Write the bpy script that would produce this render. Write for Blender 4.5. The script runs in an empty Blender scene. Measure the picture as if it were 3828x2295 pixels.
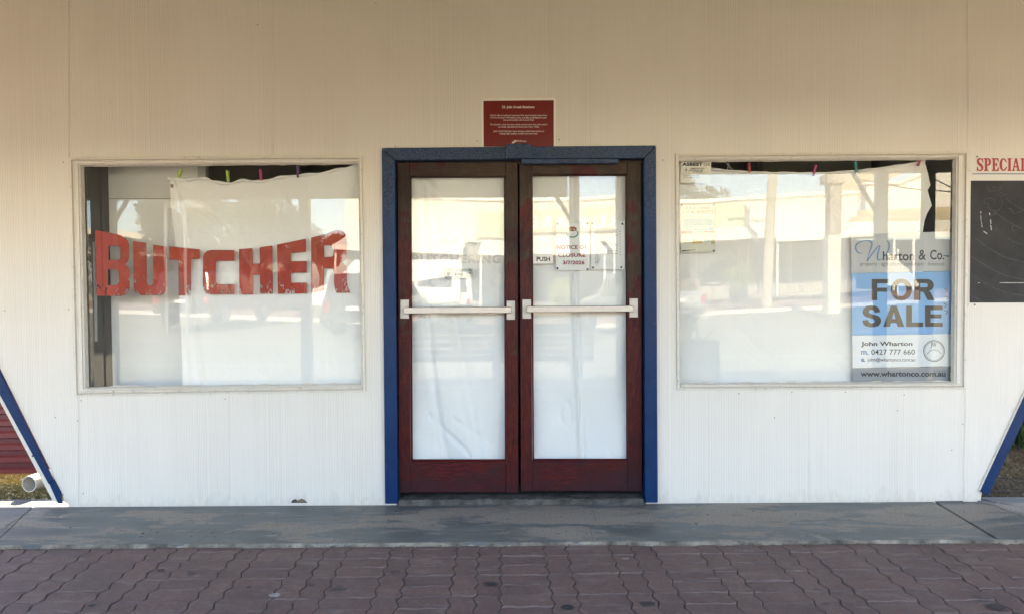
import bpy, bmesh, math, random
from mathutils import Vector, Matrix
random.seed(7)
R = math.radians
sc = bpy.context.scene
col = sc.collection

# ------------------------------------------------------------------ camera
F = 2763.0; CX = 1914.0; CY = 1147.5; EYE = 1.365; DIST = 4.6
PITCH, YAW, ROLL = R(-1.6), R(-0.2), R(-0.4)
_cp, _sp, _cy, _sy = math.cos(PITCH), math.sin(PITCH), math.cos(YAW), math.sin(YAW)
_fw = Vector((_sy*_cp, _cy*_cp, _sp)); _rt = Vector((_cy, -_sy, 0)); _up = _rt.cross(_fw)
CR = _rt*math.cos(ROLL) + _up*math.sin(ROLL); CU = -_rt*math.sin(ROLL) + _up*math.cos(ROLL)
EYEP = Vector((0, -DIST, EYE))
cam = bpy.data.cameras.new('camera'); cam.sensor_width = 36; cam.lens = F/3828*36
cam.clip_start = 0.05; cam.clip_end = 2000
co = bpy.data.objects.new('camera', cam); col.objects.link(co)
m3 = Matrix((CR, CU, -_fw)).transposed()
co.matrix_world = Matrix.Translation(EYEP) @ m3.to_4x4()
sc.camera = co

# ------------------------------------------------------------------ sky, sun, exposure
SUN_EL, SUN_AZ = R(36), R(-8)      # azimuth measured from +y (behind the shop), negative = from the left
w = bpy.data.worlds.new('World'); sc.world = w; w.use_nodes = True
nt = w.node_tree; nt.nodes.clear()
wo = nt.nodes.new('ShaderNodeOutputWorld'); bg = nt.nodes.new('ShaderNodeBackground'); sk = nt.nodes.new('ShaderNodeTexSky')
sk.sky_type = 'NISHITA'; sk.sun_disc = False; sk.sun_elevation = SUN_EL; sk.sun_rotation = SUN_AZ
sk.air_density = 1.0; sk.dust_density = 1.2; sk.ozone_density = 1.0
bg.inputs['Strength'].default_value = 0.145
nt.links.new(sk.outputs[0], bg.inputs[0]); nt.links.new(bg.outputs[0], wo.inputs[0])
sd = Vector((math.sin(SUN_AZ)*math.cos(SUN_EL), math.cos(SUN_AZ)*math.cos(SUN_EL), math.sin(SUN_EL)))
sl = bpy.data.lights.new('sun', 'SUN'); sl.energy = 5.0; sl.angle = R(0.53); sl.color = (1, 0.87, 0.60)
so = bpy.data.objects.new('sun', sl); col.objects.link(so); so.rotation_euler = sd.to_track_quat('Z', 'Y').to_euler(); so.location = (0, 10, 20)
sc.view_settings.view_transform = 'Standard'; sc.view_settings.look = 'None'
sc.view_settings.exposure = 2.96; sc.view_settings.gamma = 1
sc.view_settings.use_curve_mapping = False
cy = sc.cycles
cy.use_denoising = True; cy.max_bounces = 8; cy.diffuse_bounces = 5; cy.glossy_bounces = 4; cy.transparent_max_bounces = 12
cy.caustics_reflective = False; cy.caustics_refractive = False
cy.sample_clamp_indirect = 8

# ------------------------------------------------------------------ rays: photograph pixel -> world
def ray(px, py):
    return CR*(px-CX) + CU*(CY-py) + _fw*F
def P(px, py, y=0.0):                 # on the plane of the shop front (or parallel to it)
    d = ray(px, py); t = (y+DIST)/d.y
    return (d.x*t, EYE+d.z*t)
def G(px, py, z=0.0):                 # on the ground
    d = ray(px, py); t = (z-EYE)/d.z
    return (d.x*t, -DIST+d.y*t)
def M(px, py, D, tilt=0):             # seen in the glass, standing D metres in front of the shop
    d = ray(px, py+tilt*(D/(D+DIST))/.867); t = (DIST+D)/d.y
    return (d.x*t, EYE+d.z*t)

# ------------------------------------------------------------------ objects
ORG = {}
def tag(o, label=None, cat=None, group=None, kind=None):
    if label: o['label'] = label
    if cat: o['category'] = cat
    if group: o['group'] = group
    if kind: o['kind'] = kind
    return o
def empty(name, loc, label=None, cat=None, group=None):
    o = bpy.data.objects.new(name, None); col.objects.link(o); o.location = loc
    o.empty_display_size = .1
    ORG[o.name] = Vector(loc)
    return tag(o, label, cat, group)
def link(name, me, mat, parent, origin):
    o = bpy.data.objects.new(name, me); col.objects.link(o)
    if mat is not None:
        me.materials.clear()
        for m in (mat if isinstance(mat, (list, tuple)) else [mat]): me.materials.append(m)
    ORG[o.name] = Vector(origin)
    if parent is not None:
        o.parent = parent; o.location = Vector(origin) - ORG[parent.name]
    else: o.location = origin
    return o
class MB:
    def __init__(s): s.v = []; s.f = []; s.m = []
    def add(s, vs, fs, mi=0):
        n = len(s.v); s.v += [tuple(v) for v in vs]; s.f += [tuple(i+n for i in f) for f in fs]; s.m += [mi]*len(fs); return s
    def box(s, x0, x1, y0, y1, z0, z1, mi=0):
        vs = [(x, y, z) for z in (z0, z1) for y in (y0, y1) for x in (x0, x1)]
        return s.add(vs, [(0,2,3,1),(4,5,7,6),(0,1,5,4),(2,6,7,3),(0,4,6,2),(1,3,7,5)], mi)
    def prism(s, poly, y0, y1, mi=0):          # poly in x,z ; y0 nearer the camera
        n = len(poly)
        a = sum(poly[i][0]*poly[(i+1)%n][1]-poly[(i+1)%n][0]*poly[i][1] for i in range(n))
        if a < 0: poly = list(poly)[::-1]
        vs = [(x, y0, z) for x, z in poly] + [(x, y1, z) for x, z in poly]
        return s.add(vs, [tuple(range(n)), tuple(range(2*n-1, n-1, -1))] + [(i, i+n, (i+1)%n+n, (i+1)%n) for i in range(n)], mi)
    def slab(s, poly, z0, z1, mi=0):           # poly in x,y
        n = len(poly)
        a = sum(poly[i][0]*poly[(i+1)%n][1]-poly[(i+1)%n][0]*poly[i][1] for i in range(n))
        if a < 0: poly = list(poly)[::-1]
        vs = [(x, y, z0) for x, y in poly] + [(x, y, z1) for x, y in poly]
        return s.add(vs, [tuple(range(n-1, -1, -1)), tuple(range(n, 2*n))] + [(i, (i+1)%n, (i+1)%n+n, i+n) for i in range(n)], mi)
    def ring(s, A, ya, B, yb, mi=0):           # strip between two loops of x,z points
        n = len(A)
        vs = [(x, ya, z) for x, z in A] + [(x, yb, z) for x, z in B]
        return s.add(vs, [(i, (i+1)%n, (i+1)%n+n, i+n) for i in range(n)], mi)
    def tube(s, pts, r, n=10, mi=0, cap=True):
        pts = [Vector(p) for p in pts]; k = len(pts)
        rr = r if isinstance(r, (list, tuple)) else [r]*k
        vs = []
        for i, p in enumerate(pts):
            t = (pts[min(i+1, k-1)] - pts[max(i-1, 0)]).normalized()
            ref = Vector((0, 0, 1)) if abs(t.z) < .9 else Vector((1, 0, 0))
            a = t.cross(ref).normalized(); b = t.cross(a)
            for j in range(n):
                an = 2*math.pi*j/n; vs.append(p + (a*math.cos(an) + b*math.sin(an))*rr[i])
        fs = [(i*n+j, i*n+(j+1)%n, (i+1)*n+(j+1)%n, (i+1)*n+j) for i in range(k-1) for j in range(n)]
        if cap: fs += [tuple(range(n-1, -1, -1)), tuple(range((k-1)*n, k*n))]
        return s.add(vs, fs, mi)
    def ball(s, c, rx, ry, rz, n=10, m=7, mi=0):
        vs = []; fs = []
        for i in range(m+1):
            th = math.pi*i/m
            for j in range(n):
                ph = 2*math.pi*j/n
                vs.append((c[0]+rx*math.sin(th)*math.cos(ph), c[1]+ry*math.sin(th)*math.sin(ph), c[2]+rz*math.cos(th)))
        for i in range(m):
            for j in range(n): fs.append((i*n+j, (i+1)*n+j, (i+1)*n+(j+1)%n, i*n+(j+1)%n))
        return s.add(vs, fs, mi)
    def build(s, name, mat, parent=None, smooth=False, bevel=0, clean=False):
        me = bpy.data.meshes.new(name)
        xs = [v[0] for v in s.v]; ys = [v[1] for v in s.v]; zs = [v[2] for v in s.v]
        o = Vector(((min(xs)+max(xs))/2, (min(ys)+max(ys))/2, (min(zs)+max(zs))/2))
        me.from_pydata([tuple(Vector(v)-o) for v in s.v], [], s.f)
        for p, mi in zip(me.polygons, s.m): p.material_index = mi
        if bevel or clean:
            bm = bmesh.new(); bm.from_mesh(me)
            bmesh.ops.remove_doubles(bm, verts=bm.verts, dist=1e-5)
            bmesh.ops.recalc_face_normals(bm, faces=bm.faces)
            if bevel:
                bmesh.ops.bevel(bm, geom=[e for e in bm.edges if len(e.link_faces) == 2 and e.calc_face_angle(0) > .5], offset=bevel, segments=1, affect='EDGES')
            bm.to_mesh(me); bm.free()
        if smooth: me.shade_smooth()
        me.update()
        return link(name, me, mat, parent, o)

# ------------------------------------------------------------------ text and drawn marks
_tc = {}
def text_geo(body, bold=0.0, space=1.0, shear=0.0):
    k = (body, bold, space, shear)
    if k not in _tc:
        cu = bpy.data.curves.new('t', 'FONT'); cu.body = body; cu.offset = bold; cu.space_character = space; cu.shear = shear
        cu.resolution_u = 3; cu.fill_mode = 'FRONT'
        o = bpy.data.objects.new('t', cu); col.objects.link(o)
        dg = bpy.context.evaluated_depsgraph_get(); dg.update()
        me = bpy.data.meshes.new_from_object(o.evaluated_get(dg))
        vs = [tuple(v.co[:2]) for v in me.vertices]; fs = [tuple(p.vertices) for p in me.polygons]
        bpy.data.objects.remove(o); bpy.data.meshes.remove(me); bpy.data.curves.remove(cu)
        _tc[k] = (vs, fs)
    return _tc[k]
def text_fit(mb, body, box, y, bold=0.0, space=1.0, shear=0.0, mi=0, mirror=False, mapf=None):
    """letters fitted to a box of photograph pixels (x0,y0,x1,y1) on the plane y"""
    vs, fs = text_geo(body, bold, space, shear)
    x0 = min(v[0] for v in vs); x1 = max(v[0] for v in vs); z0 = min(v[1] for v in vs); z1 = max(v[1] for v in vs)
    bx0, by0, bx1, by1 = box; mapf = mapf or (lambda a, b: P(a, b, y))
    out = []
    for v in vs:
        u = (v[0]-x0)/(x1-x0); t = (v[1]-z0)/(z1-z0)
        X, Z = mapf(bx0+(bx1-bx0)*u, by1+(by0-by1)*t); out.append((X, y, Z))
    mb.add(out, fs, mi)
def pixpoly(pts, y): return [P(a, b, y) for a, b in pts]
def stroke(mb, pts, wpx, y, mi=0, closed=False):
    """ribbon through photograph pixels, width in pixels (number or list)"""
    n = len(pts); L = []; Rr = []
    for i in range(n):
        a = pts[(i-1) % n] if (i > 0 or closed) else pts[0]; b = pts[(i+1) % n] if (i < n-1 or closed) else pts[-1]
        dx, dy = b[0]-a[0], b[1]-a[1]; l = math.hypot(dx, dy) or 1
        ww = (wpx[i] if isinstance(wpx, (list, tuple)) else wpx)/2
        L.append((pts[i][0]-dy/l*ww, pts[i][1]+dx/l*ww)); Rr.append((pts[i][0]+dy/l*ww, pts[i][1]-dx/l*ww))
    vs = [(P(a, b, y)[0], y, P(a, b, y)[1]) for a, b in L+Rr]
    fs = [(i, (i+1) % n, (i+1) % n+n, i+n) for i in range(n if closed else n-1)]
    mb.add(vs, fs, mi)
def smooth_pts(pts, k=5):
    out = []
    n = len(pts)
    for i in range(n-1):
        p0, p1, p2, p3 = pts[max(i-1, 0)], pts[i], pts[i+1], pts[min(i+2, n-1)]
        for j in range(k):
            t = j/k
            out.append(tuple(.5*((2*p1[c])+(-p0[c]+p2[c])*t+(2*p0[c]-5*p1[c]+4*p2[c]-p3[c])*t*t+(-p0[c]+3*p1[c]-3*p2[c]+p3[c])*t**3) for c in (0, 1)))
    return out+[tuple(pts[-1])]
def circle_px(cx, cy_, r, n=24, ry=None): return [(cx+r*math.cos(2*math.pi*i/n), cy_+(ry or r)*math.sin(2*math.pi*i/n)) for i in range(n)]
def poly_holes(outer, holes, y):
    """filled outline with holes (photograph pixels), triangulated"""
    bm = bmesh.new(); edges = []
    for loop in [outer]+holes:
        vs = [bm.verts.new((P(a, b, y)[0], y, P(a, b, y)[1])) for a, b in loop]
        edges += [bm.edges.new((vs[i], vs[(i+1) % len(vs)])) for i in range(len(vs))]
    bmesh.ops.triangle_fill(bm, use_beauty=True, use_dissolve=False, edges=edges)
    bm.verts.index_update()
    vs = [tuple(v.co) for v in bm.verts]; fs = [tuple(v.index for v in f.verts) for f in bm.faces]
    bm.free(); return vs, fs

# ------------------------------------------------------------------ materials
def lin(c): return tuple(((x/12.92) if x <= .04045 else ((x+.055)/1.055)**2.4) for x in c)
class N:
    def __init__(s, name):
        s.m = bpy.data.materials.new(name); s.m.use_nodes = True; s.t = s.m.node_tree
        s.t.nodes.clear(); s.out = s.t.nodes.new('ShaderNodeOutputMaterial')
        s.b = s.t.nodes.new('ShaderNodeBsdfPrincipled'); s.t.links.new(s.b.outputs[0], s.out.inputs[0])
    def node(s, ty, **kw):
        n = s.t.nodes.new(ty)
        for k, v in kw.items():
            if k in n.inputs: n.inputs[k].default_value = v
            else: setattr(n, k, v)
        return n
    def L(s, a, b): s.t.links.new(a, b)
    def coords(s, scale=(1, 1, 1), obj=False):
        tc = s.node('ShaderNodeTexCoord' if obj else 'ShaderNodeNewGeometry'); mp = s.node('ShaderNodeMapping')
        mp.inputs['Scale'].default_value = scale
        s.L(tc.outputs['Object' if obj else 'Position'], mp.inputs[0]); return mp.outputs[0]
    def noise(s, vec, scale, detail=4, rough=.55, dist=0):
        n = s.node('ShaderNodeTexNoise', Scale=scale, Detail=detail, Roughness=rough, Distortion=dist); s.L(vec, n.inputs['Vector']); return n.outputs[0]
    def ramp(s, fac, *stops):
        r = s.node('ShaderNodeValToRGB'); e = r.color_ramp.elements
        while len(e) < len(stops): e.new(.5)
        for el, (p, c) in zip(e, stops): el.position = p; el.color = (c[0], c[1], c[2], 1) if isinstance(c, (tuple, list)) else (c, c, c, 1)
        s.L(fac, r.inputs[0]); return r.outputs[0]
    def mix(s, fac, a, b, mode='MIX'):
        n = s.node('ShaderNodeMix', data_type='RGBA', blend_type=mode)
        for inp, v in ((n.inputs[0], fac), (n.inputs[6], a), (n.inputs[7], b)):
            if hasattr(v, 'is_linked') or hasattr(v, 'links'): s.L(v, inp)
            elif isinstance(v, (tuple, list)): inp.default_value = (v[0], v[1], v[2], 1)
            else: inp.default_value = v
        return n.outputs[2]
    def math(s, op, a, b=None, c=None):
        n = s.node('ShaderNodeMath', operation=op)
        for i, v in enumerate((a, b, c)):
            if v is None: continue
            if hasattr(v, 'links'): s.L(v, n.inputs[i])
            else: n.inputs[i].default_value = v
        return n.outputs[0]
    def bump(s, h, strength=.3, dist=.002, prev=None):
        n = s.node('ShaderNodeBump', Strength=strength, Distance=dist); s.L(h, n.inputs['Height'])
        if prev is not None: s.L(prev, n.inputs['Normal'])
        return n.outputs[0]
    def fin(s, color=None, rough=None, normal=None, metal=0, **kw):
        if color is not None:
            if hasattr(color, 'links'): s.L(color, s.b.inputs['Base Color'])
            else: s.b.inputs['Base Color'].default_value = (*color, 1)
        if rough is not None:
            if hasattr(rough, 'links'): s.L(rough, s.b.inputs['Roughness'])
            else: s.b.inputs['Roughness'].default_value = rough
        if normal is not None: s.L(normal, s.b.inputs['Normal'])
        s.b.inputs['Metallic'].default_value = metal
        for k, v in kw.items(): s.b.inputs[k.replace('_', ' ')].default_value = v
        return s.m
def simple(name, c, rough=.6, var=.12, scale=6, bump=.15, bscale=60, metal=0, bdist=.002, stretch=(1, 1, 1), spec=.5):
    n = N(name); v = n.coords(stretch)
    f = n.noise(v, scale, 5)
    colr = n.ramp(f, (.3, tuple(x*(1-var) for x in c)), (.7, tuple(min(1, x*(1+var)) for x in c)))
    nb = n.bump(n.noise(v, bscale, 3), bump, bdist) if bump else None
    m = n.fin(colr, rough, nb, metal); n.b.inputs['Specular IOR Level'].default_value = spec
    return m

def wall_paint():
    """fluted fibre-cement sheet: irregular vertical reeding, hand-painted, light dirt"""
    n = N('fluted_cream_paint'); pos = n.coords()
    sx = n.node('ShaderNodeSeparateXYZ'); n.L(pos, sx.inputs[0])
    def n1(freq, detail=2):
        q = n.node('ShaderNodeTexNoise', noise_dimensions='1D', Scale=freq, Detail=detail); n.L(sx.outputs[0], q.inputs['W']); return q.outputs[0]
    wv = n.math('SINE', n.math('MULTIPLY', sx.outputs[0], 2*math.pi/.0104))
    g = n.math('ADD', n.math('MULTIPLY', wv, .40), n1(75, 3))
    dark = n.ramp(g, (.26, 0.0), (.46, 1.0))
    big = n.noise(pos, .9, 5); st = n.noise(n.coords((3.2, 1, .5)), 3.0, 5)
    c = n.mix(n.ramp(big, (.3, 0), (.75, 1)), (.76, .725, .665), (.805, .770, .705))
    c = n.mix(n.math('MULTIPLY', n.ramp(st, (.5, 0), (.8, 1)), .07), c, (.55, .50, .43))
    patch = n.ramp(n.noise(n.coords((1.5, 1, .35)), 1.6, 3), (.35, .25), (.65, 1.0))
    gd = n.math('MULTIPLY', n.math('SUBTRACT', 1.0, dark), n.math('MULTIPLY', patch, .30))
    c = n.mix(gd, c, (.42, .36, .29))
    spot = n.ramp(n.noise(pos, 34, 2), (.765, 0), (.79, 1))
    c = n.mix(n.math('MULTIPLY', spot, .5), c, (.34, .29, .22))
    fz = n.node('ShaderNodeMapRange'); n.L(sx.outputs[2], fz.inputs[0]); fz.inputs[1].default_value = 0; fz.inputs[2].default_value = .16; fz.inputs[3].default_value = .12; fz.inputs[4].default_value = -.25
    c = n.mix(n.math('MULTIPLY', n.ramp(n.math('ADD', n.noise(n.coords((2.2, 1, 1)), 9, 7, .7), fz.outputs[0]), (.46, 0), (.66, 1)), .28), c, (.42, .37, .31))
    nb = n.bump(g, .55, .0016); nb = n.bump(n.noise(pos, 90, 3), .18, .0012, nb); nb = n.bump(n.noise(pos, 1.3, 2), .35, .02, nb)
    return n.fin(c, n.ramp(big, (.2, .42), (.8, .62)), nb)
def trim_paint(name='cream_gloss_trim', c=(.74, .70, .63), dirt=.5):
    n = N(name); p = n.coords()
    f = n.noise(p, 5, 6, .6); d = n.noise(p, 38, 5, .65)
    cc = n.ramp(f, (.3, tuple(x*.9 for x in c)), (.7, c))
    cc = n.mix(n.math('MULTIPLY', n.ramp(d, (.56, 0), (.72, 1)), dirt), cc, (.30, .25, .19))
    return n.fin(cc, .4, n.bump(n.noise(p, 45, 4), .3, .0015))
def blue_paint():
    n = N('blue_gloss_paint'); p = n.coords(); q = n.coords((1, 1, 6))
    f = n.noise(p, 26, 6, .7); g = n.noise(p, 4, 4)
    c = n.ramp(g, (.3, (.002, .022, .085)), (.7, (.004, .032, .118)))
    c = n.mix(n.math('MULTIPLY', n.ramp(f, (.60, 0), (.78, 1)), .35), c, (.10, .14, .24))
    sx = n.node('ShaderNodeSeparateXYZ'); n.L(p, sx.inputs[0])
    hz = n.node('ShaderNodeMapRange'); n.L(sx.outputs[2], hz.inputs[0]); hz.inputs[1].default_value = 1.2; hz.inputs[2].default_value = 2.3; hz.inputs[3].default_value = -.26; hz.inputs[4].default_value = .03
    grey_sheen = n.ramp(n.math('ADD', n.noise(n.coords((1, 1, 2)), 60, 6, .8), hz.outputs[0]), (.40, 0), (.60, 1))
    c = n.mix(n.math('MULTIPLY', grey_sheen, .75), c, (.095, .125, .165))  # grey sheen painted into the blue, stronger towards the header
    nb = n.bump(n.noise(p, 70, 5, .7), .55, .0022); nb = n.bump(n.noise(n.coords((9, 9, 60)), 5, 4), .25, .0015, nb)
    n.b.inputs['Specular IOR Level'].default_value = .22
    return n.fin(c, n.ramp(f, (.3, .30), (.8, .5)), nb)
def maroon_wood(name, st, seed=0.0):
    n = N(name); v = n.coords(st); p = n.coords()
    ad = n.node('ShaderNodeVectorMath', operation='ADD'); n.L(v, ad.inputs[0]); ad.inputs[1].default_value = (seed, seed, seed)
    gr = n.noise(ad.outputs[0], 9, 7, .68, .4); pa = n.noise(p, 3.6, 5, .62, .5); sp = n.noise(p, 120, 2)
    c = n.ramp(gr, (.30, (.012, .002, .003)), (.50, (.060, .005, .005)), (.70, (.125, .012, .008)))
    bare = n.ramp(gr, (.35, (.036, .022, .015)), (.7, (.085, .055, .038)))
    sx = n.node('ShaderNodeSeparateXYZ'); n.L(p, sx.inputs[0])
    hi = n.math('MULTIPLY', n.math('ADD', sx.outputs[2], -1.25), .21)       # the stain has worn off most along the top
    c = n.mix(n.ramp(n.math('ADD', pa, hi), (.535, 0), (.60, 1)), c, bare)
    c = n.mix(n.math('MULTIPLY', n.ramp(sp, (.66, 0), (.74, 1)), .35), c, (.16, .13, .12))
    c = n.mix(n.math('MULTIPLY', n.ramp(n.noise(ad.outputs[0], 17, 8, .8, .2), (.59, 0), (.68, 1)), .30), c, (.15, .11, .10))
    c = n.mix(n.math('MULTIPLY', n.ramp(n.noise(p, 2.1, 5, .6), (.48, 0), (.62, 1)), .55), c, (.020, .008, .010))
    kz = n.node('ShaderNodeMapRange'); n.L(sx.outputs[2], kz.inputs[0]); kz.inputs[1].default_value = .05; kz.inputs[2].default_value = .42; kz.inputs[3].default_value = .22; kz.inputs[4].default_value = -.25
    c = n.mix(n.math('MULTIPLY', n.ramp(n.math('ADD', n.noise(n.coords((1, 1, 2)), 5, 6, .7), kz.outputs[0]), (.45, 0), (.62, 1)), .7), c, (.030, .010, .016))
    nb = n.bump(gr, .5, .0016); nb = n.bump(n.noise(p, 150, 3), .25, .0008, nb)
    n.b.inputs['Specular IOR Level'].default_value = .2
    return n.fin(c, n.ramp(pa, (.3, .34), (.7, .6)), nb)
def glass_mat(name='window_glass', ior=1.66, tint=(.97, .985, .98), wob=.0):
    n = N(name); t = n.t; t.nodes.remove(n.b)
    tr = n.node('ShaderNodeBsdfTransparent'); tr.inputs[0].default_value = (*tint, 1)
    gl = n.node('ShaderNodeBsdfGlossy', Roughness=.0); gl.inputs[0].default_value = (1, 1, 1, 1)
    fr = n.node('ShaderNodeFresnel'); mx = n.node('ShaderNodeMixShader')
    ge = n.node('ShaderNodeNewGeometry'); mr = n.node('ShaderNodeMapRange'); n.L(ge.outputs['Backfacing'], mr.inputs[0])
    mr.inputs[3].default_value = ior; mr.inputs[4].default_value = 1/ior; n.L(mr.outputs[0], fr.inputs['IOR'])
    p = n.coords()
    nb = n.bump(n.noise(p, 1.7, 2), .016, .02)
    n.L(nb, gl.inputs['Normal'])
    di = n.node('ShaderNodeBsdfDiffuse'); di.inputs[0].default_value = (.7, .68, .62, 1)
    dust = n.math('MULTIPLY', n.ramp(n.noise(p, 7, 6, .7), (.35, 0.0), (.85, 1.0)), .016)
    m2 = n.node('ShaderNodeMixShader')
    n.L(fr.outputs[0], mx.inputs[0]); n.L(tr.outputs[0], mx.inputs[1]); n.L(gl.outputs[0], mx.inputs[2])
    n.L(dust, m2.inputs[0]); n.L(mx.outputs[0], m2.inputs[1]); n.L(di.outputs[0], m2.inputs[2])
    n.L(m2.outputs[0], n.out.inputs[0]); return n.m
def worn_print(name, c, cut=.62, scale=26, rough=.5, low=None, opacity=1.0):
    """paint or vinyl with bits rubbed off"""
    n = N(name); p = n.coords((1.0, 1, .55)); f = n.noise(p, scale, 6, .75)
    cc = n.ramp(n.noise(p, 9, 4), (.3, tuple(x*.8 for x in c)), (.7, tuple(x*1.15 for x in c)))
    if low is not None:
        sx = n.node('ShaderNodeSeparateXYZ'); n.L(n.coords(), sx.inputs[0])
        h = n.node('ShaderNodeMapRange'); n.L(sx.outputs[2], h.inputs[0])
        h.inputs[1].default_value = low[0]; h.inputs[2].default_value = low[1]; h.inputs[3].default_value = .135; h.inputs[4].default_value = -.10
        f = n.math('ADD', f, h.outputs[0])
    a = n.ramp(f, (cut, 1.0), (cut+.03, 0.0))
    if opacity < 1: a = n.math('MULTIPLY', a, opacity)
    n.L(a, n.b.inputs['Alpha']); return n.fin(cc, rough)
def cloth_mat(name, c=(.93, .93, .93)):
    n = N(name); p = n.coords(); f = n.noise(p, 2.5, 5)
    cc = n.ramp(f, (.3, tuple(x*.96 for x in c)), (.7, c))
    nb = n.bump(n.noise(n.coords((1, 1, .4)), 14, 4, .6, .6), .35, .006); nb = n.bump(n.noise(p, 3.2, 4, .6, 1.0), .45, .03, nb)
    t = n.t; m = n.fin(cc, .95, nb); n.b.inputs['Specular IOR Level'].default_value = .1
    tl = n.node('ShaderNodeBsdfTranslucent'); tl.inputs[0].default_value = (.75, .75, .74, 1); mx = n.node('ShaderNodeMixShader'); mx.inputs[0].default_value = .04
    n.L(n.b.outputs[0], mx.inputs[1]); n.L(tl.outputs[0], mx.inputs[2]); n.L(mx.outputs[0], n.out.inputs[0]); return m
def concrete_mat():
    """concrete apron with worn blue-grey paint, scuffed bare in the middle"""
    n = N('worn_painted_concrete'); p = n.coords(); st = n.coords((.45, 1.5, 1))
    sx = n.node('ShaderNodeSeparateXYZ'); n.L(p, sx.inputs[0])
    f = n.noise(st, 2.4, 9, .68, .35); fine = n.noise(p, 70, 4, .7); ag = n.noise(p, 160, 3, .6)
    band = n.node('ShaderNodeMapRange', interpolation_type='SMOOTHSTEP'); n.L(n.math('ABSOLUTE', n.math('ADD', sx.outputs[1], .30)), band.inputs[0])
    band.inputs[1].default_value = .07; band.inputs[2].default_value = .34; band.inputs[3].default_value = .055; band.inputs[4].default_value = -.12
    cen = n.node('ShaderNodeMapRange', interpolation_type='SMOOTHSTEP'); n.L(n.math('ABSOLUTE', n.math('ADD', sx.outputs[0], -.1)), cen.inputs[0])
    cen.inputs[1].default_value = .4; cen.inputs[2].default_value = 2.4; cen.inputs[3].default_value = .075; cen.inputs[4].default_value = -.035
    k = n.math('ADD', n.math('ADD', f, band.outputs[0]), cen.outputs[0])
    paint = n.ramp(n.noise(st, 5, 6, .65), (.3, (.098, .112, .118)), (.7, (.160, .174, .178)))
    bare = n.ramp(n.noise(p, 100, 5, .8), (.34, (.165, .146, .126)), (.50, (.29, .260, .226)), (.66, (.42, .382, .335)))
    k = n.math('ADD', n.math('MULTIPLY', n.math('SUBTRACT', f, .5), .9), k)
    k2 = n.math('ADD', k, n.math('MULTIPLY', n.math('SUBTRACT', n.noise(n.coords((.5, 2.0, 1)), 15, 7, .78), .5), .48))
    c = n.mix(n.ramp(k2, (.50, 0), (.56, 1)), paint, bare)
    scuff = n.ramp(n.noise(n.coords((.30, 2.8, 1)), 6, 8, .75), (.59, 0), (.63, 1))
    c = n.mix(n.math('MULTIPLY', scuff, .7), c, (.33, .31, .285))
    lt = n.ramp(n.noise(n.coords((.9, 2.0, 1)), 2.7, 8, .72, .8), (.60, 0), (.625, 1))
    c = n.mix(n.math('MULTIPLY', lt, .55), c, (.31, .295, .27))
    dk = n.ramp(n.noise(n.coords((.6, 1.6, 1)), 3.1, 6, .7), (.56, 0), (.68, 1))
    c = n.mix(n.math('MULTIPLY', dk, .55), c, (.075, .075, .074))
    c = n.mix(n.math('MULTIPLY', n.ramp(n.noise(p, 19, 2), (.715, 0), (.735, 1)), .9), c, (.02, .02, .02))
    rg = n.ramp(k2, (.5, .5), (.56, .85))
    nb = n.bump(n.noise(p, 45, 5, .75), .10, .003); nb = n.bump(n.noise(p, 2, 3), .4, .02, nb); nb = n.bump(k2, .25, .004, nb)
    return n.fin(c, rg, nb)
def paver_mat():
    n = N('dusty_plum_paver'); p = n.coords(); oi = n.node('ShaderNodeObjectInfo')
    f = n.noise(p, 3.0, 6, .6); g = n.noise(p, 240, 3, .7); h = n.noise(p, 16, 5, .65)
    c = n.ramp(f, (.28, (.124, .078, .068)), (.72, (.188, .121, .104)))
    c = n.mix(n.math('MULTIPLY', n.ramp(n.noise(p, 85, 3, .7), (.45, 0), (.62, 1)), .45), c, (.25, .165, .155))
    c = n.mix(n.math('MULTIPLY', oi.outputs['Random'], .45), c, (.105, .070, .070))
    c = n.mix(n.math('MULTIPLY', n.ramp(n.noise(n.coords((.6, 1.8, 1)), 9, 7, .72), (.54, 0), (.66, 1)), .42), c, (.29, .24, .225))
    c = n.mix(n.math('MULTIPLY', n.ramp(n.noise(p, 5.5, 3, .6), (.66, 0), (.71, 1)), .75), c, (.050, .042, .045))
    c = n.mix(n.math('MULTIPLY', n.ramp(n.noise(p, 31, 2), (.76, 0), (.78, 1)), .8), c, (.02, .018, .018))
    nb = n.bump(g, .5, .0012); nb = n.bump(n.noise(p, 38, 5, .7), .6, .004, nb); nb = n.bump(n.noise(p, 8, 3), .6, .010, nb)
    return n.fin(c, n.ramp(h, (.3, .55), (.8, .82)), nb)

WALL = wall_paint(); TRIM = trim_paint(); TRIMD = trim_paint('weathered_window_trim', (.66, .61, .54), .7)
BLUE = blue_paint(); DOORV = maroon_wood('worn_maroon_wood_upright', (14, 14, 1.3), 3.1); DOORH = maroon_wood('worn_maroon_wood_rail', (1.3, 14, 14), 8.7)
GLASS = glass_mat(); CLOTH = cloth_mat('white_bedsheet'); CLOTHG = cloth_mat('cream_bedsheet', (.90, .89, .87))
STEEL = simple('brushed_aluminium', (.40, .37, .34), .42, .1, 30, .2, 200, 1.0, .0005, (1, 1, 8))
STEELP = simple('aluminium_plate', (.42, .39, .36), .5, .12, 24, .15, 120, .9, .0005)
DARK = simple('dark_screw', (.03, .03, .03), .5, 0, 5, 0)
BLACK = simple('black_print', (.012, .012, .014), .6, 0, 5, 0)
WHITE = simple('white_plastic_sheet', (.78, .78, .78), .35, .03, 4, .05, 20)
CONC = concrete_mat(); PAV = paver_mat()
INTER = simple('dim_shop_interior', (.07, .065, .06), .9, .2, 2, .1)
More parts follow.
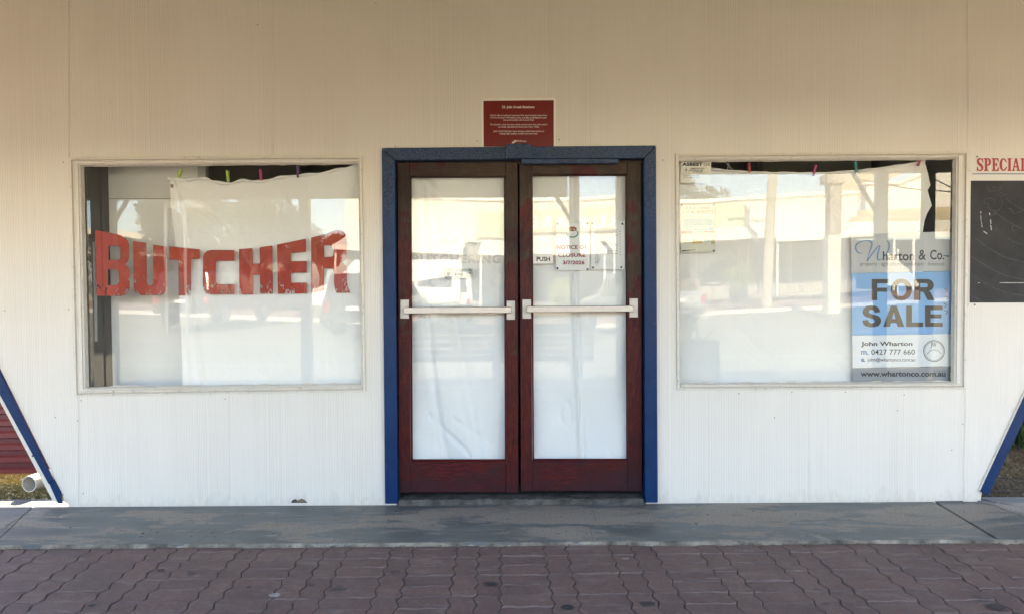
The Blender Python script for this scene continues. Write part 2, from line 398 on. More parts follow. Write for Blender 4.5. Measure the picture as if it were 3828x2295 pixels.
JOINT_LIPSHADE = simple('sand_joint_and_lip_shade', (.055, .044, .038), .95, .3, 30, .4, 200)

# ================================================================== the shop
shop = empty('shop_building', (0, 0.1, 0), 'cream fluted shop front with blue trimmed double doors and two picture windows', 'shop')
def px_rect(x0, y0, x1, y1): return [(x0, y0), (x1, y0), (x1, y1), (x0, y1)]
# openings in photograph pixels: top-left, top-right, bottom-right, bottom-left
LB = [(259, 589), (1353, 583), (1367, 1464), (283, 1479)]       # outer board, left window
LI = [(271, 601), (1345, 594), (1358, 1454), (291, 1471)]       # inner arris
LG = [(297, 619), (1336, 611), (1346, 1437), (316, 1450)]       # glass
RB = [(2525, 577), (3623, 568), (3608, 1453), (2531, 1457)]
RI = [(2536, 586), (3608, 578), (3598, 1444), (2540, 1448)]
RG = [(2544, 603), (3578, 593), (3570, 1428), (2545, 1436)]
DOORO = [(1430, 558), (2449, 549), (2456, 1874), (1442, 1877)]
TOP = -380
panels = [
    [(-700, TOP), (257.6, TOP), (258, 588), (281, 1479), (294, 1481), (294, 1846), (233, 1846), (206, 1790), (0, 1376), (-700, -30)],
    [(234, 1849), (294, 1849), (294, 1879), (243, 1879)],
    [(259, TOP), (1019.6, TOP), (1020.4, 584), (261, 588)],
    [(1021, TOP), (1584.3, TOP), (1584.3, 556), (1430, 558), (1430, 587), (1355, 587), (1353, 582), (1022, 583.5)],
    [(1585.6, TOP), (2206.4, TOP), (2206.4, 551), (1585.6, 556)],
    [(2207.8, TOP), (2879.2, TOP), (2879.2, 573), (2525, 576), (2522, 580), (2450, 580), (2449, 549), (2207.8, 551)],
    [(2880.6, TOP), (3616, TOP), (3617, 567), (2880.6, 573)],
    [(3617.4, TOP), (4500, TOP), (4500, 0), (3829, 1462), (3800, 1525), (3680, 1788), (3602, 1788), (3610, 1453), (3624, 568), (3618.4, 567)],
    [(1355, 590), (1431, 590), (1440, 1461), (1369, 1461)],
    [(2451, 583), (2522, 583), (2529, 1455), (2455, 1455)],
    [(297, 1481), (857, 1474), (857, 1879), (297, 1879)],
    [(858.5, 1474), (1367, 1466), (1440, 1464), (1442, 1877), (858.5, 1879)],
    [(2456, 1458), (3023, 1458), (3023, 1872), (2457, 1873)],
    [(3024.5, 1458), (3598, 1455), (3601, 1871), (3024.5, 1872)],
    [(3602, 1791), (3678, 1791), (3666, 1869), (3604, 1871)],
]
for pl in panels:
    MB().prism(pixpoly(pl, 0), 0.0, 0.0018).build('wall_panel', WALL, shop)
# studs and lining behind the sheets
b = MB()
def around(boxes_px, holes_px, y0, y1):
    pass
X0, X1 = -4.9, 5.0
def rect_world(q, y=0):
    pts = pixpoly(q, y); return min(p[0] for p in pts), max(p[0] for p in pts), min(p[1] for p in pts), max(p[1] for p in pts)
lx0, lx1, lz0, lz1 = rect_world(LG); rx0, rx1, rz0, rz1 = rect_world(RG); dx0, dx1, dz0, dz1 = rect_world(DOORO)
by0, by1 = .0022, .040
botL = P(243, 1879)[0]+.06; botR = P(3664, 1869)[0]-.06
slantL = [(P(-700, -30)[0], P(0, 300)[1]), (botL, .012)]
lz0 -= .01; rz0 -= .01; lz1 += .012; rz1 += .012; lx0 -= .012; lx1 += .012; rx0 -= .012; rx1 += .012
b.prism([(P(-650, 0)[0], 3.9), (lx0, 3.9), (lx0, -.02), (P(262, 1846)[0], -.02), P(20, 1376), P(-650, 0)], by0, by1)
b.prism([(rx1, 3.9), (P(4480, 0)[0], 3.9), P(4480, 0), P(3800, 1470), (P(3650, 1869)[0], -.02), (rx1, -.02)], by0, by1)
b.box(lx0, rx1, by0, by1, dz1, 3.9); b.box(lx0, lx1, by0, by1, lz1, dz1); b.box(rx0, rx1, by0, by1, rz1, dz1)
b.box(lx0, lx1, by0, by1, -.02, lz0); b.box(rx0, rx1, by0, by1, -.02, rz0)
b.box(lx1, dx0+.07, by0, by1, -.02, dz1); b.box(dx1-.07, rx0, by0, by1, -.02, dz1)
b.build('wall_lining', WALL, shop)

# windows ---------------------------------------------------------------
def make_window(B, I, Gq, tiltdeg, side):
    x0, x1, z0, z1 = rect_world(Gq)
    wn = empty('window', ((x0+x1)/2, .02, z0)); wn.parent = shop; wn.location = Vector(wn.location)-ORG[shop.name]
    def sh(q, d):   # grow outward in pixels
        cx_ = sum(p[0] for p in q)/4; cy_ = sum(p[1] for p in q)/4
        return [(p[0]+(d if p[0] > cx_ else -d), p[1]+(d if p[1] > cy_ else -d)) for p in q]
    m = MB(); q = lambda a: pixpoly(a, 0)
    m.ring(q(B), .009, q(B), -.011); m.ring(q(B), -.011, q(sh(I, 1)), -.013)
    m.ring(q(sh(I, 1)), -.013, q(I), .001); m.ring(q(I), .001, q(sh(I, -2)), -.003)
    m.ring(q(sh(I, -2)), -.003, q(sh(Gq, 2)), .016)
    m.ring(q(sh(Gq, 2)), .016, q(sh(Gq, 1)), .030)
    m.ring(q(sh(Gq, 1)), .030, q(Gq), .042); m.ring(q(Gq), .042, q(sh(Gq, 4)), .050)
    m.build('window_frame', TRIM, wn, clean=True)
    # ragged glazing putty
    pt = MB()
    loops = [(Gq[i], Gq[(i+1) % 4]) for i in range(4)]
    rr = random.Random(5+len(side))
    inner = []; outer = []
    cxg = sum(p[0] for p in Gq)/4; cyg = sum(p[1] for p in Gq)/4
    for k, (a, c) in enumerate(loops):
        for i in range(40):
            t = i/40; x = a[0]+(c[0]-a[0])*t; y = a[1]+(c[1]-a[1])*t
            outer.append((x, y)); amp = (5.5 if k == 2 else 2.2) if rr.random() < .5 else 1.2
            d = rr.random()*amp+.8
            vx = -1 if k == 1 else (1 if k == 3 else 0); vy = 1 if k == 0 else (-1 if k == 2 else 0)
            inner.append((x+vx*d, y+vy*d))
    pt.ring(pixpoly(outer, 0), .0405, pixpoly(inner, 0), .0425)
    pt.build('glazing_putty', TRIMD, wn)
    # pane, leaning very slightly in its rebate
    a = math.tan(R(tiltdeg)); y0 = .046; gm = MB()
    zc = (z0+z1)/2
    m2 = [(x0-.004, y0+a*(z0-zc), z0-.004), (x1+.004, y0+a*(z0-zc), z0-.004), (x1+.004, y0+a*(z1-zc), z1+.004), (x0-.004, y0+a*(z1-zc), z1+.004)]
    gm.add(m2, [(0, 1, 2, 3)]); gm.build('pane', GLASS, wn)
    # sill bead with chipped paint
    s = MB(); bl, br = I[3], I[2]
    s.prism(pixpoly([(bl[0]+4, bl[1]-12), (br[0]-4, br[1]-11), (br[0]-3, br[1]-3), (bl[0]+3, bl[1]-3)], 0), -.012, .004)
    s.build('sill_bead', TRIMD, wn, bevel=.0015)
    return wn
winL = make_window(LB, LI, LG, 0.0, 'l'); winR = make_window(RB, RI, RG, -0.34, 'rr')

# painted BUTCHER letters on the inside of the left pane
A = lambda pts: [(240+x/1.578, 560+y/1.578) for x, y in pts]
Z = lambda pts: [(1000+x/2.968, 800+y/2.968) for x, y in pts]
LET = [
 (A([(182,475),(265,490),(330,506),(358,520),(374,540),(381,562),(380,640),(374,662),(360,676),(376,694),(384,718),(385,815),(378,840),(364,854),(340,862),(190,862)]),
  [A([(262,568),(322,570),(332,582),(332,640),(322,652),(262,652)]), A([(258,706),(312,708),(322,722),(325,780),(312,800),(258,800)])]),
 (A([(408,540),(485,552),(487,785),(493,800),(508,806),(520,800),(527,785),(527,562),(604,574),(604,800),(600,830),(588,850),(565,858),(455,858),(430,850),(416,835),(411,810)]), []),
 (A([(618,572),(798,590),(798,645),(748,645),(748,860),(676,860),(673,652),(622,650)]), []),
 (A([(1003,595),(1003,655),(905,655),(894,668),(893,780),(905,795),(1003,795),(1003,852),(862,852),(838,845),(825,828),(820,800),(820,640),(826,615),(842,600),(868,594)]), []),
 (A([(1032,588),(1110,582),(1112,675),(1155,673),(1153,578),(1226,567),(1230,850),(1157,850),(1155,738),(1113,738),(1112,853),(1035,853)]), []),
 (A([(1256,562),(1425,527),(1425,603),(1337,610),(1337,660),(1430,658),(1430,725),(1337,727),(1337,787),(1430,785),(1428,847),(1262,850)]), []),
 (Z([(485,268),(560,248),(640,230),(700,207),(760,187),(800,187),(835,198),(862,222),(874,260),(877,330),(876,460),(866,495),(848,520),(815,540),(850,556),(870,585),(878,620),(878,760),(892,810),(918,873),(765,875),(748,820),(740,780),(740,665),(732,625),(715,605),(625,605),(622,845),(490,882)]),
  [Z([(625,348),(705,350),(728,362),(737,385),(735,450),(722,475),(700,481),(630,482)])]),
]
zt = P(700, 900)[1]; zb = P(700, 1108)[1]
REDP = worn_print('faded_red_sign_paint', (.37, .021, .003), .67, 30, .55, low=(zb, zt))
OUTL = simple('dark_paint_edge', (.10, .02, .015), .6, .2, 20, 0)
for out, holes in LET:
    vs, fs = poly_holes(out, holes, .052); m = MB().add(vs, fs)
    m.build('painted_letter', REDP, winL)
# glass backing row of BUTCHER starts beside the blind; three small lines keep the paint's ragged rim
rim = MB()
for out, holes in LET:
    for lp in [out]+holes: stroke(rim, lp, 1.3, .0515, closed=True)
rim.build('paint_outline', OUTL, winL)

# ------------------------------------------------------------------ door frame
df = empty('door_frame', ((dx0+dx1)/2, 0, 0)); df.parent = shop; df.location -= ORG[shop.name]
yf0, yf1 = -.030, .075
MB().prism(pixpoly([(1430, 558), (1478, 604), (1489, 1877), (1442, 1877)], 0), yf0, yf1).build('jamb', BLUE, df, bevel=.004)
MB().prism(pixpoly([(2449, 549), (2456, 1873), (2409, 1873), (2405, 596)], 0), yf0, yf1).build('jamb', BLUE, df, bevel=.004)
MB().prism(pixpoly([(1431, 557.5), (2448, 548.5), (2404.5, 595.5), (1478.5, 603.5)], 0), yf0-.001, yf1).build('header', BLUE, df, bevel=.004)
m = MB(); m.prism(pixpoly([(1891, 547), (1982, 547), (1983, 601), (1892, 601)], 0), yf0-.040, yf0-.0015)
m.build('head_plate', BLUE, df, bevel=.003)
for a, c in ((1912, 553), (1938, 552), (1963, 552), (1912, 594), (1964, 593)):
    X, Zz = P(a, c); m = MB(); m.tube([(X, yf0-.048, Zz), (X, yf0-.039, Zz)], .0095, 8); m.build('bolt', BLUE, df)
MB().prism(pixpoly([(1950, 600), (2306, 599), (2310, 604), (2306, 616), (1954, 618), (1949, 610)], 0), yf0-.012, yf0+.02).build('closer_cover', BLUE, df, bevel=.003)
# dark rebate
MB().prism(pixpoly([(1474, 596), (2412, 590), (2412, 611), (1474, 613)], 0), .05, .09).build('head_rebate', DOORH, df)

# ------------------------------------------------------------------ door leaves
def door(xl, xr, yt, yb, gx0, gx1, gy0, gy1, railB, tilt, bar, plates, hinge):
    c0 = P(xl, yb); c1 = P(xr, yb)
    d = empty('door', ((c0[0]+c1[0])/2, .05, .02)); d.parent = shop; d.location -= ORG[shop.name]
    ya, yb_ = .022, .062
    ob = 7   # bottoms of the openings lean with the lens: small skew in pixels
    def pr(pts, mat, name, y0=ya, y1=yb_, bev=.002): return MB().prism(pixpoly(pts, 0), y0, y1).build(name, mat, d, bevel=bev)
    pr([(xl, yt), (gx0-6, yt), (gx0-1, yb), (xl+6, yb)], DOORV, 'stile')
    pr([(gx1+6, yt), (xr, yt), (xr+3, yb), (gx1+8, yb)], DOORV, 'stile')
    pr([(gx0-5, yt), (gx1+5, yt), (gx1+5, gy0-6), (gx0-5, gy0-6)], DOORH, 'rail', ya+.001)
    pr([(gx0-1, gy1+8), (gx1+7, gy1+6), (gx1+7, yb-1), (gx0-1, yb-1)], DOORH, 'rail', ya+.001)
    O = [(gx0-7, gy0-7), (gx1+7, gy0-7), (gx1+9, gy1+8), (gx0, gy1+9)]; I = [(gx0+1, gy0+1), (gx1-1, gy0), (gx1+3, gy1), (gx0+6, gy1)]
    m = MB(); m.ring(pixpoly(O, 0), ya+.004, pixpoly(I, 0), ya+.020); m.build('glazing_bead', DOORV, d)
    pts = pixpoly([(p[0]+(4 if p[0] > (gx0+gx1)/2 else -4), p[1]+(4 if p[1] > 1000 else -4)) for p in I], 0)
    a = math.tan(R(tilt)); zc = 1.1
    MB().add([(x, ya+.021+a*(z-zc), z) for x, z in pts], [(0, 1, 2, 3)]).build('pane', GLASS, d)
    for (a0, b0, a1, b1) in plates:
        m = MB(); m.prism(pixpoly(px_rect(a0, b0, a1, b1), ya), ya-.004, ya-.0005)
        for sx_ in (a0+6, a1-6):
            for sy_ in (b0+7, b1-7):
                X, Zz = P(sx_, sy_, ya); m.tube([(X, ya-.0055, Zz), (X, ya-.003, Zz)], .0042, 8, 1)
        m.build('bracket_plate', [STEELP, DARK], d)
    bx0, by0_, bx1, by1_ = bar
    yb0 = ya-.052
    X0b, Zb0 = P(bx0, by1_, yb0); X1b, Zb1 = P(bx1, by0_, yb0)
    m = MB(); m.box(X0b, X1b, yb0, yb0+.012, Zb0, Zb1)
    m.box(X0b, X0b+.022, yb0+.012, ya-.004, Zb0+.003, Zb1-.003); m.box(X1b-.022, X1b, yb0+.012, ya-.004, Zb0+.003, Zb1-.003)
    m.build('push_bar', STEEL, d, bevel=.003)
    return d
doorL = door(1484, 1935, 607, 1844, 1534, 1884, 662, 1721, 0, 0.0, (1509, 1146, 1911, 1173),
             [(1497, 1121, 1529, 1190), (1894, 1125, 1925, 1194)], 'l')
doorR = door(1942, 2400, 607, 1839, 1991, 2342, 656, 1719, 0, 0.0, (1969, 1142, 2370, 1168),
             [(1953, 1120, 1985, 1190), (2353, 1116, 2384, 1185)], 'r')
# black gap between the leaves
FADE = worn_print('ghosted_grey_lettering', (.30, .24, .24), .60, 18, .6, opacity=.18)
m = MB(); text_fit(m, 'JULIA', (1638, 893, 1786, 921), .0475, .03, 1.1); m.build('vinyl_lettering', FADE, doorL)
m = MB(); text_fit(m, 'BUTCHERING', (1541, 952, 1874, 986), .0475, .03, 1.1); m.build('vinyl_lettering', FADE, doorL)
# worn threshold under the doors
TH = MB(); rr = random.Random(3); vs = []; n_ = 70
for i in range(n_+1):
    X = P(1491+(2406-1491)*i/n_, 1868)[0]; j_ = rr.uniform(-.004, .004); h_ = rr.uniform(-.003, .003)
    vs += [(X, -.016+j_, -.005), (X, -.012+j_*.7, .018+h_), (X, -.002+h_, .033+h_), (X, .10, .036)]
TH.add(vs, [(4*i+k, 4*i+4+k, 4*i+5+k, 4*i+k+1) for i in range(n_) for k in range(3)])
TH.build('threshold', simple('dirty_threshold_stone', (.085, .080, .072), .9, .6, 16, .9, 60, bdist=.008), shop)
CK = MB()
for pts in ([(1694,1846),(1697,1853)], [(1861,1849),(1858,1856),(1860,1866)], [(2036,1851),(2040,1858),(2036,1868)], [(2135,1851),(2140,1860),(2137,1867)], [(2161,1851),(2168,1858)], [(2205,1850),(2208,1860),(2214,1868)], [(2240,1850),(2238,1859),(2246,1868)], [(2296,1855),(2306,1862),(2300,1869)], [(2040,1861),(2135,1860)], [(2210,1864),(2300,1862)]):
    stroke(CK, pts, 2.6, -.0175)
CK.build('threshold_cracks', DARK, shop)['kind'] = 'stuff'
# torn bottom edge of the left sheet
MB().prism(pixpoly([(1088, 1878), (1093, 1868), (1104, 1864), (1113, 1869), (1128, 1862), (1140, 1869), (1150, 1878)], 0), -.0012, -.0004).build('torn_hole', DARK, shop)
m = MB(); q_ = pixpoly([(1100, 1873), (1112, 1867), (1130, 1861), (1138, 1866), (1149, 1876), (1126, 1874)], 0); m.add([(x, -.004-.012*(i_ % 2), z) for i_, (x, z) in enumerate(q_)], [(0, 1, 2, 3, 4, 5)]); m.build('torn_flap', simple('raw_board', (.20, .15, .10), .9, .3, 40), shop)

# edge boards that follow the slanted ends of the front
def edge_board(pts, name='edge_board', y0=-.018, y1=.0, mat=BLUE): return MB().prism(pixpoly(pts, 0), y0, y1).build(name, mat, shop, bevel=.002)
edge_board([(-620, 240), (-575, 130), (1, 1380), (202, 1791), (187, 1806), (1, 1440+26), ], y0=-.016, y1=-.0005)
edge_board([(187, 1805), (204, 1790), (231, 1838), (229, 1846), (237, 1879), (220, 1878)], y0=-.011, y1=-.0005)
edge_board([(-640, 240), (-621, 240), (1, 1467), (186, 1806), (220, 1878), (198, 1871), (0, 1500)], 'edge_backing', -.003, .02, TRIM)
edge_board([(3829, 1466), (4490, 90), (4530, 160), (3829, 1552), (3689, 1851), (3659, 1832)], y0=-.016, y1=-.0005)
edge_board([(3826, 1461), (4486, 86), (4490, 92), (3829, 1468), (3660, 1832), (3656, 1829)], 'edge_backing', -.012, .0, TRIM)
BND = MB()
for (a, c) in ((17, 1462), (45, 1503), (68, 1579), (117, 1646), (128, 1701)):
    X, Zz = P(a, c); BND.ball((X, -.017, Zz), .006, .004, .006, 8, 4)
for (a, c) in ((3801, 1538), (3760, 1677), (3709, 1742)):
    X, Zz = P(a, c); BND.ball((X, -.017, Zz), .006, .004, .006, 8, 4)
BND.build('nail_heads', BLUE, shop)['kind'] = 'stuff'
NL = MB(); rr = random.Random(11)
for (a, c) in ((262, 605), (237, 608), (18, 1161), (256, 1157), (303, 1496), (290, 1571), (207, 1559), (311, 1843), (1405, 14), (963, 93), (2478, 600), (3599, 1584), (3558, 1682), (3355, 1534), (2895, 1560), (3380, 1475), (2762, 1470), (2960, 1466), (3160, 1465), (1850, 555), (2112, 556), (1783, 528), (2090, 524), (842, 1490), (1478, 548), (2410, 547)):
    X, Zz = P(a, c); NL.ball((X, -.0005, Zz), .0035, .0015, .0035, 7, 4)
NL.build('rusty_nails', simple('rusty_nail', (.10, .07, .05), .8, .3, 50), shop)['kind'] = 'stuff'
for q in ([(3495, 1872), (3600, 1871), (3600, 1877), (3500, 1878)],):
    MB().prism(pixpoly(q, 0), -.001, .02).build('foot_gap', DARK, shop)

# shell of the building: side walls, roof, room behind the glass
SCL = simple('side_cladding', (.55, .52, .47), .7)
MB().box(-2.80, -2.70, .041, 9, -.1, 3.9).build('side_wall', SCL, shop); MB().box(2.80, 2.90, .041, 9, -.1, 3.9).build('side_wall', SCL, shop)
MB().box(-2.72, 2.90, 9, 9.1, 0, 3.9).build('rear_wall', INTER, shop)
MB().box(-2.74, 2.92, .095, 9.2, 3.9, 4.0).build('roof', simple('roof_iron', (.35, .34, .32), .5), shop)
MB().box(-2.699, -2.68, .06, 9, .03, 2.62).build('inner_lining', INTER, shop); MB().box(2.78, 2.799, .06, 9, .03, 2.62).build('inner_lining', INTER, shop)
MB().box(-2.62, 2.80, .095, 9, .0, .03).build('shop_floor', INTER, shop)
MB().box(-2.62, 2.80, .095, 9, 2.62, 2.66).build('shop_ceiling', simple('shop_ceiling_board', (.30, .29, .27), .9), shop)
MB().box(-2.6, 2.78, 2.6, 2.65, .03, 2.62).build('partition', simple('shop_partition', (.16, .155, .15), .9), shop)
# glimpsed inside the left window
m = MB(); m.prism(pixpoly([(388, 560), (742, 560), (742, 742), (388, 743)], .30), .30, .315); m.build('lining_panel', simple('grey_white_lining', (.74, .74, .72), .6, .03, 2, .05), shop)
m = MB(); m.prism(pixpoly([(388, 745), (748, 744), (748, 1500), (392, 1500)], .30), .30, .315); m.build('lining_panel', simple('white_lining', (.84, .84, .84), .6, .03, 2, .05), shop)
MB().prism(pixpoly([(744, 560), (772, 560), (772, 720), (744, 720)], .30), .28, .33).build('cabinet_post', simple('grey_post', (.42, .42, .38), .6), shop)
MB().prism(pixpoly([(298, 600), (326, 600), (326, 905), (300, 905)], .09), .09, .11).build('maroon_board', simple('maroon_board', (.13, .018, .024), .5, .2, 9), shop)
MB().prism(pixpoly([(327, 600), (344, 600), (344, 905), (327, 905)], .12), .10, .14).build('maroon_board', simple('maroon_board_dark', (.055, .010, .013), .5, .2, 9), shop)
MB().prism(pixpoly([(296, 906), (352, 906), (356, 1480), (306, 1480)], .10), .10, .13).build('grey_board', simple('grey_board', (.40, .43, .44), .6, .1, 9), shop)
# flaking white paint at the left edge of the pane
m = MB(); rr = random.Random(21); pts = [(299, 619)]
for yv, xv in ((619, 312), (630, 308), (645, 301), (700, 300), (755, 304), (780, 307), (800, 313), (840, 315), (850, 308), (870, 309), (890, 318), (905, 322)): pts.append((xv, yv))
pts += [(308, 905), (301, 760)]
m.prism(pixpoly(pts, .05), .0495, .0515); m.build('flaking_paint', simple('flaked_paint', (.45, .44, .40), .8, .2, 30), winL)

# ================================================================== ground
def mk_ground():
    m = MB()
    gy0 = .0
    # open ground behind the shop and far away
    m.add([(-400, .15, -.05), (0, .15, -.05), (0, 1.2, -.22), (-400, 1.2, -.22), (0, 500, -.22), (-400, 500, -.22), (0, .0, -.03), (400, .0, -.03), (400, 500, -.03), (0, 500, -.03)], [(0, 1, 2, 3), (3, 2, 4, 5), (6, 7, 8, 9)])
    n = N('dry_soil'); p = n.coords(); f = n.noise(p, 7, 7, .7); g = n.noise(p, 60, 5, .75)
    c = n.ramp(g, (.32, (.035, .026, .018)), (.5, (.11, .085, .055)), (.72, (.26, .21, .14)))
    c = n.mix(n.ramp(f, (.45, 0), (.6, 1)), c, (.10, .085, .03))
    mat = n.fin(c, .95, n.bump(g, .9, .02))
    return m.build('ground', mat, None)
tag(mk_ground(), kind='structure')
# concrete apron: slabs
apron = empty('concrete_apron', (0, -.3, 0)); apron['kind'] = 'structure'
ex = lambda px, py, z=0: G(px, py, z)
zA = -.004
g1 = G(3500, 1873); g2 = G(3722, 2008)
YE = -.69
def slab(poly, name='concrete_slab'):
    mm = MB(); mm.slab(poly, -.10, 0.0); return mm.build(name, CONC, apron, bevel=.004)
def edge(xa, xb, n, seed):
    rr = random.Random(seed); return [(xa+(xb-xa)*i/n, YE+rr.uniform(-.006, .006)) for i in range(n+1)]
s1 = g1[0]; s2 = g2[0]
ca = G(0, 2005); cb = G(110, 1905); kx = (cb[0]-ca[0])/(cb[1]-ca[1]); lx_ = lambda y: ca[0]+kx*(y-ca[1])
slab([(-7, .18)]+edge(-7, lx_(YE), 14, 1)+[(lx_(-.4)+.006, -.4), (lx_(-.2)-.004, -.2), (lx_(.02), .02), (lx_(.02)+.12, .18)])
slab([(-2.62, .18), (lx_(.02)+.123, .18), (lx_(.02)+.003, .02), (lx_(-.2)-.001, -.2), (lx_(-.4)+.009, -.4)]+edge(lx_(YE)+.003, s2-.012, 60, 2)+[(s1-.012, .10), (-2.62, .10)])
a3 = G(3722, 1880); b3 = G(3828, 1925)
slab([(s1+.004, .10)]+edge(s2+.004, s2+.9, 10, 3)+[(b3[0]+.35, b3[1]-.10), (a3[0]-.02, .0), (a3[0]-.06, .10)])
slab([(a3[0]-.03, .10), (a3[0]+.01, .0), (b3[0]+.38, b3[1]-.10), (s2+.93, YE), (7, YE), (7, .10)])

LIP = simple('crumbling_cement_edge', (.24, .215, .175), .95, .7, 9, .8, 90, bdist=.01)
m = MB(); rr = random.Random(77); n_ = 240; vs = []
for i in range(n_+1):
    X = -3.6+7.4*i/n_; q_ = rr.uniform(0, 1)
    wd_ = .003+(.006+.007*math.sin(X*3.1)*math.sin(X*7.3+1))*q_*(1.5 if X > .5 else .35)
    vs += [(X, YE+.004, .0015), (X, YE-wd_*.5, -.001-rr.uniform(0, .003)), (X, YE-wd_, -.007-rr.uniform(0, .004)), (X, YE-wd_-.004, -.05)]
m.add(vs, [(4*i+k, 4*i+k+1, 4*i+5+k, 4*i+4+k) for i in range(n_) for k in range(2)]); m.add(vs, [(4*i+2, 4*i+3, 4*i+7, 4*i+6) for i in range(n_)], 1); m.build('crumbling_edge', [LIP, JOINT_LIPSHADE], apron)  # front face in joint colour: a painted shadow line beneath the lip
# interlocking pavers ------------------------------------------------------
U_ = .1148; ROT = R(1.2); JG = .0015
def tri(t, amp, n=1):
    """zigzag with n periods over 0..1"""
    s = (t*n) % 1.0
    return amp*(4*s if s < .25 else (2-4*s if s < .75 else 4*s-4))
def paver_outline(wu, lu):
    """module wu x lu half-units; zigzag edges, shared with the neighbours"""
    w_, l_ = wu*U_, lu*U_; pts = []
    def samp(k, n):   # breakpoints of the zigzag
        return [i/(4*n) for i in range(4*n) if i % 2 == 1 or i == 0]
    ah, av = .0048, .0088
    for t in samp(0, wu): pts.append((t*w_, tri(t, ah, wu)))
    for t in samp(0, lu): pts.append((w_+tri(t, av, lu), t*l_))
    for t in samp(0, wu): pts.append(((1-t)*w_, l_+tri(1-t, ah, wu)))
    for t in samp(0, lu): pts.append((tri(1-t, av, lu), (1-t)*l_))
    return pts
def inset(pts, d):
    n = len(pts); out = []
    for i in range(n):
        p0, p1, p2 = Vector(pts[i-1]), Vector(pts[i]), Vector(pts[(i+1) % n])
        e1 = (p1-p0).normalized(); e2 = (p2-p1).normalized()
        nrm = Vector((-e1.y-e2.y, e1.x+e2.x)); nrm = nrm/max(nrm.length_squared, .3)*2
        out.append((p1.x+nrm.x*d, p1.y+nrm.y*d))
    return out
def paver_geo(wu, lu):
    o = paver_outline(wu, lu); o = inset(o, JG); tp = inset(o, .0042); n = len(o)
    c = (wu*U_/2, lu*U_/2)
    vs = [(x-c[0], y-c[1], -.03) for x, y in o]+[(x-c[0], y-c[1], -.0045) for x, y in o]+[(x-c[0], y-c[1], 0) for x, y in tp]
    fs = [tuple(range(2*n, 3*n))]
    for k in range(2): fs += [(k*n+i, k*n+(i+1) % n, (k+1)*n+(i+1) % n, (k+1)*n+i) for i in range(n)]
    return vs, fs
ARR = simple('paver_arris_highlight', (.170, .122, .110), .85, .3, 14, .4, 120)  # paler chamfer faces: an edge highlight put into the colour
GEO = {'H': paver_geo(2, 1), 'V': paver_geo(1, 2)}
PM = {}
for k, (vs, fs) in GEO.items():
    me = bpy.data.meshes.new('paver'); me.from_pydata(vs, [], fs); me.materials.append(PAV); me.materials.append(ARR); PM[k] = me
    for p in list(me.polygons)[1+len(vs)//3:]: p.material_index = 1
footp = empty('footpath', (0, -2, -.015)); footp['kind'] = 'structure'
ox, oy = G(1877, 2040, -.015)            # a column edge in the photograph
rowy = G(1900, 2144, -.02)[1]
cR, sR = math.cos(ROT), math.sin(ROT)
def pw(u, v): return (ox+cR*u-sR*v, rowy+sR*u+cR*v)
far = MB(); rr = random.Random(9)
seq = [('H', 0), ('V', 2), ('H', 3), ('V', 5), ('V', 6)]     # repeats every seven half-units
jl = []
cand = []
for row in range(-26, 4):
    for per in range(-9, 10):
        for kind, off in seq:
            for sub in ((0, 1) if kind == 'H' else (0,)):
                wu, lu = (2, 1) if kind == 'H' else (1, 2)
                u = (per*7+off+wu/2)*U_; v = (row*2+sub+lu/2)*U_
                X, Y = pw(u, v)
                if Y+lu*U_/2 > YE+.17 or Y < -6.15 or abs(X) > 6.6: continue
                cand.append((kind, X, Y))
dist_px = []
def zslope(Y): return -.017+.02*(Y-YE)
near = []
for k, X, Y in cand:
    zz = zslope(Y); v = Vector((X, Y, zz))-EYEP; d = v.dot(_fw)
    vis = False
    if d > .3:
        px = CX+v.dot(CR)/d*F; py = CY-v.dot(CU)/d*F
        vis = -90 < px < 3920 and py < 2400
    (near if vis else jl).append((k, X, Y, zz))
near.sort(key=lambda t: -t[2])
for k, X, Y, zz in near[:300]:
    o = bpy.data.objects.new('brick', PM[k]); col.objects.link(o); o.parent = footp
    o.location = Vector((X, Y, zz+rr.uniform(-.0028, .0028)))-footp.location
    o.rotation_euler = (R(1.15)+rr.uniform(-.014, .014), rr.uniform(-.012, .012), ROT+rr.uniform(-.010, .010))
for k, X, Y, zz in jl+near[300:]:
    vs, fs = GEO[k]; dz = rr.uniform(-.0015, .0015)
    far.add([(X+cR*x-sR*y, Y+sR*x+cR*y, zz+z+dz+.02*(y)) for x, y, z in vs], fs)
o = far.build('brick_paving', PAV, footp); o['kind'] = 'stuff'
m = MB(); m.add([(-9, -6.2, zslope(-6.2)-.009), (9, -6.2, zslope(-6.2)-.009), (9, -.5, zslope(-.5)-.009), (-9, -.5, zslope(-.5)-.009)], [(0, 1, 2, 3)])
o = m.build('sand_bed', JOINT_LIPSHADE, footp)
# gum and spills trodden into the paving, flecks and hairline cracks on the apron
rr = random.Random(66)
for (a, c, w_, cc) in ((1028, 2219, 24, (.36,.34,.32)), (1832, 2178, 26, (.035,.035,.038)), (2122, 2262, 27, (.032,.034,.040)), (2340, 2089, 16, (.33,.30,.28)), (2800, 2060, 24, (.26,.22,.20)), (345, 2255, 14, (.05,.04,.042)), (930, 2190, 10, (.05,.04,.042)), (600, 2130, 16, (.07,.05,.055)), (3720, 2258, 34, (.06,.048,.05)), (2420, 2250, 30, (.055,.045,.048))):
    X, Y = G(a, c, -.02); r_ = w_/F*3.4; m = MB()
    m.add([(X+r_*math.cos(k*.5236)*rr.uniform(.7, 1.15), Y+r_*.8*math.sin(k*.5236)*rr.uniform(.7, 1.15), zslope(Y)+.0042) for k in range(12)], [tuple(range(12))]); m.build('gum_spot', simple('gum_%d' % a, cc, .8, .3, 40), footp)
m = MB()
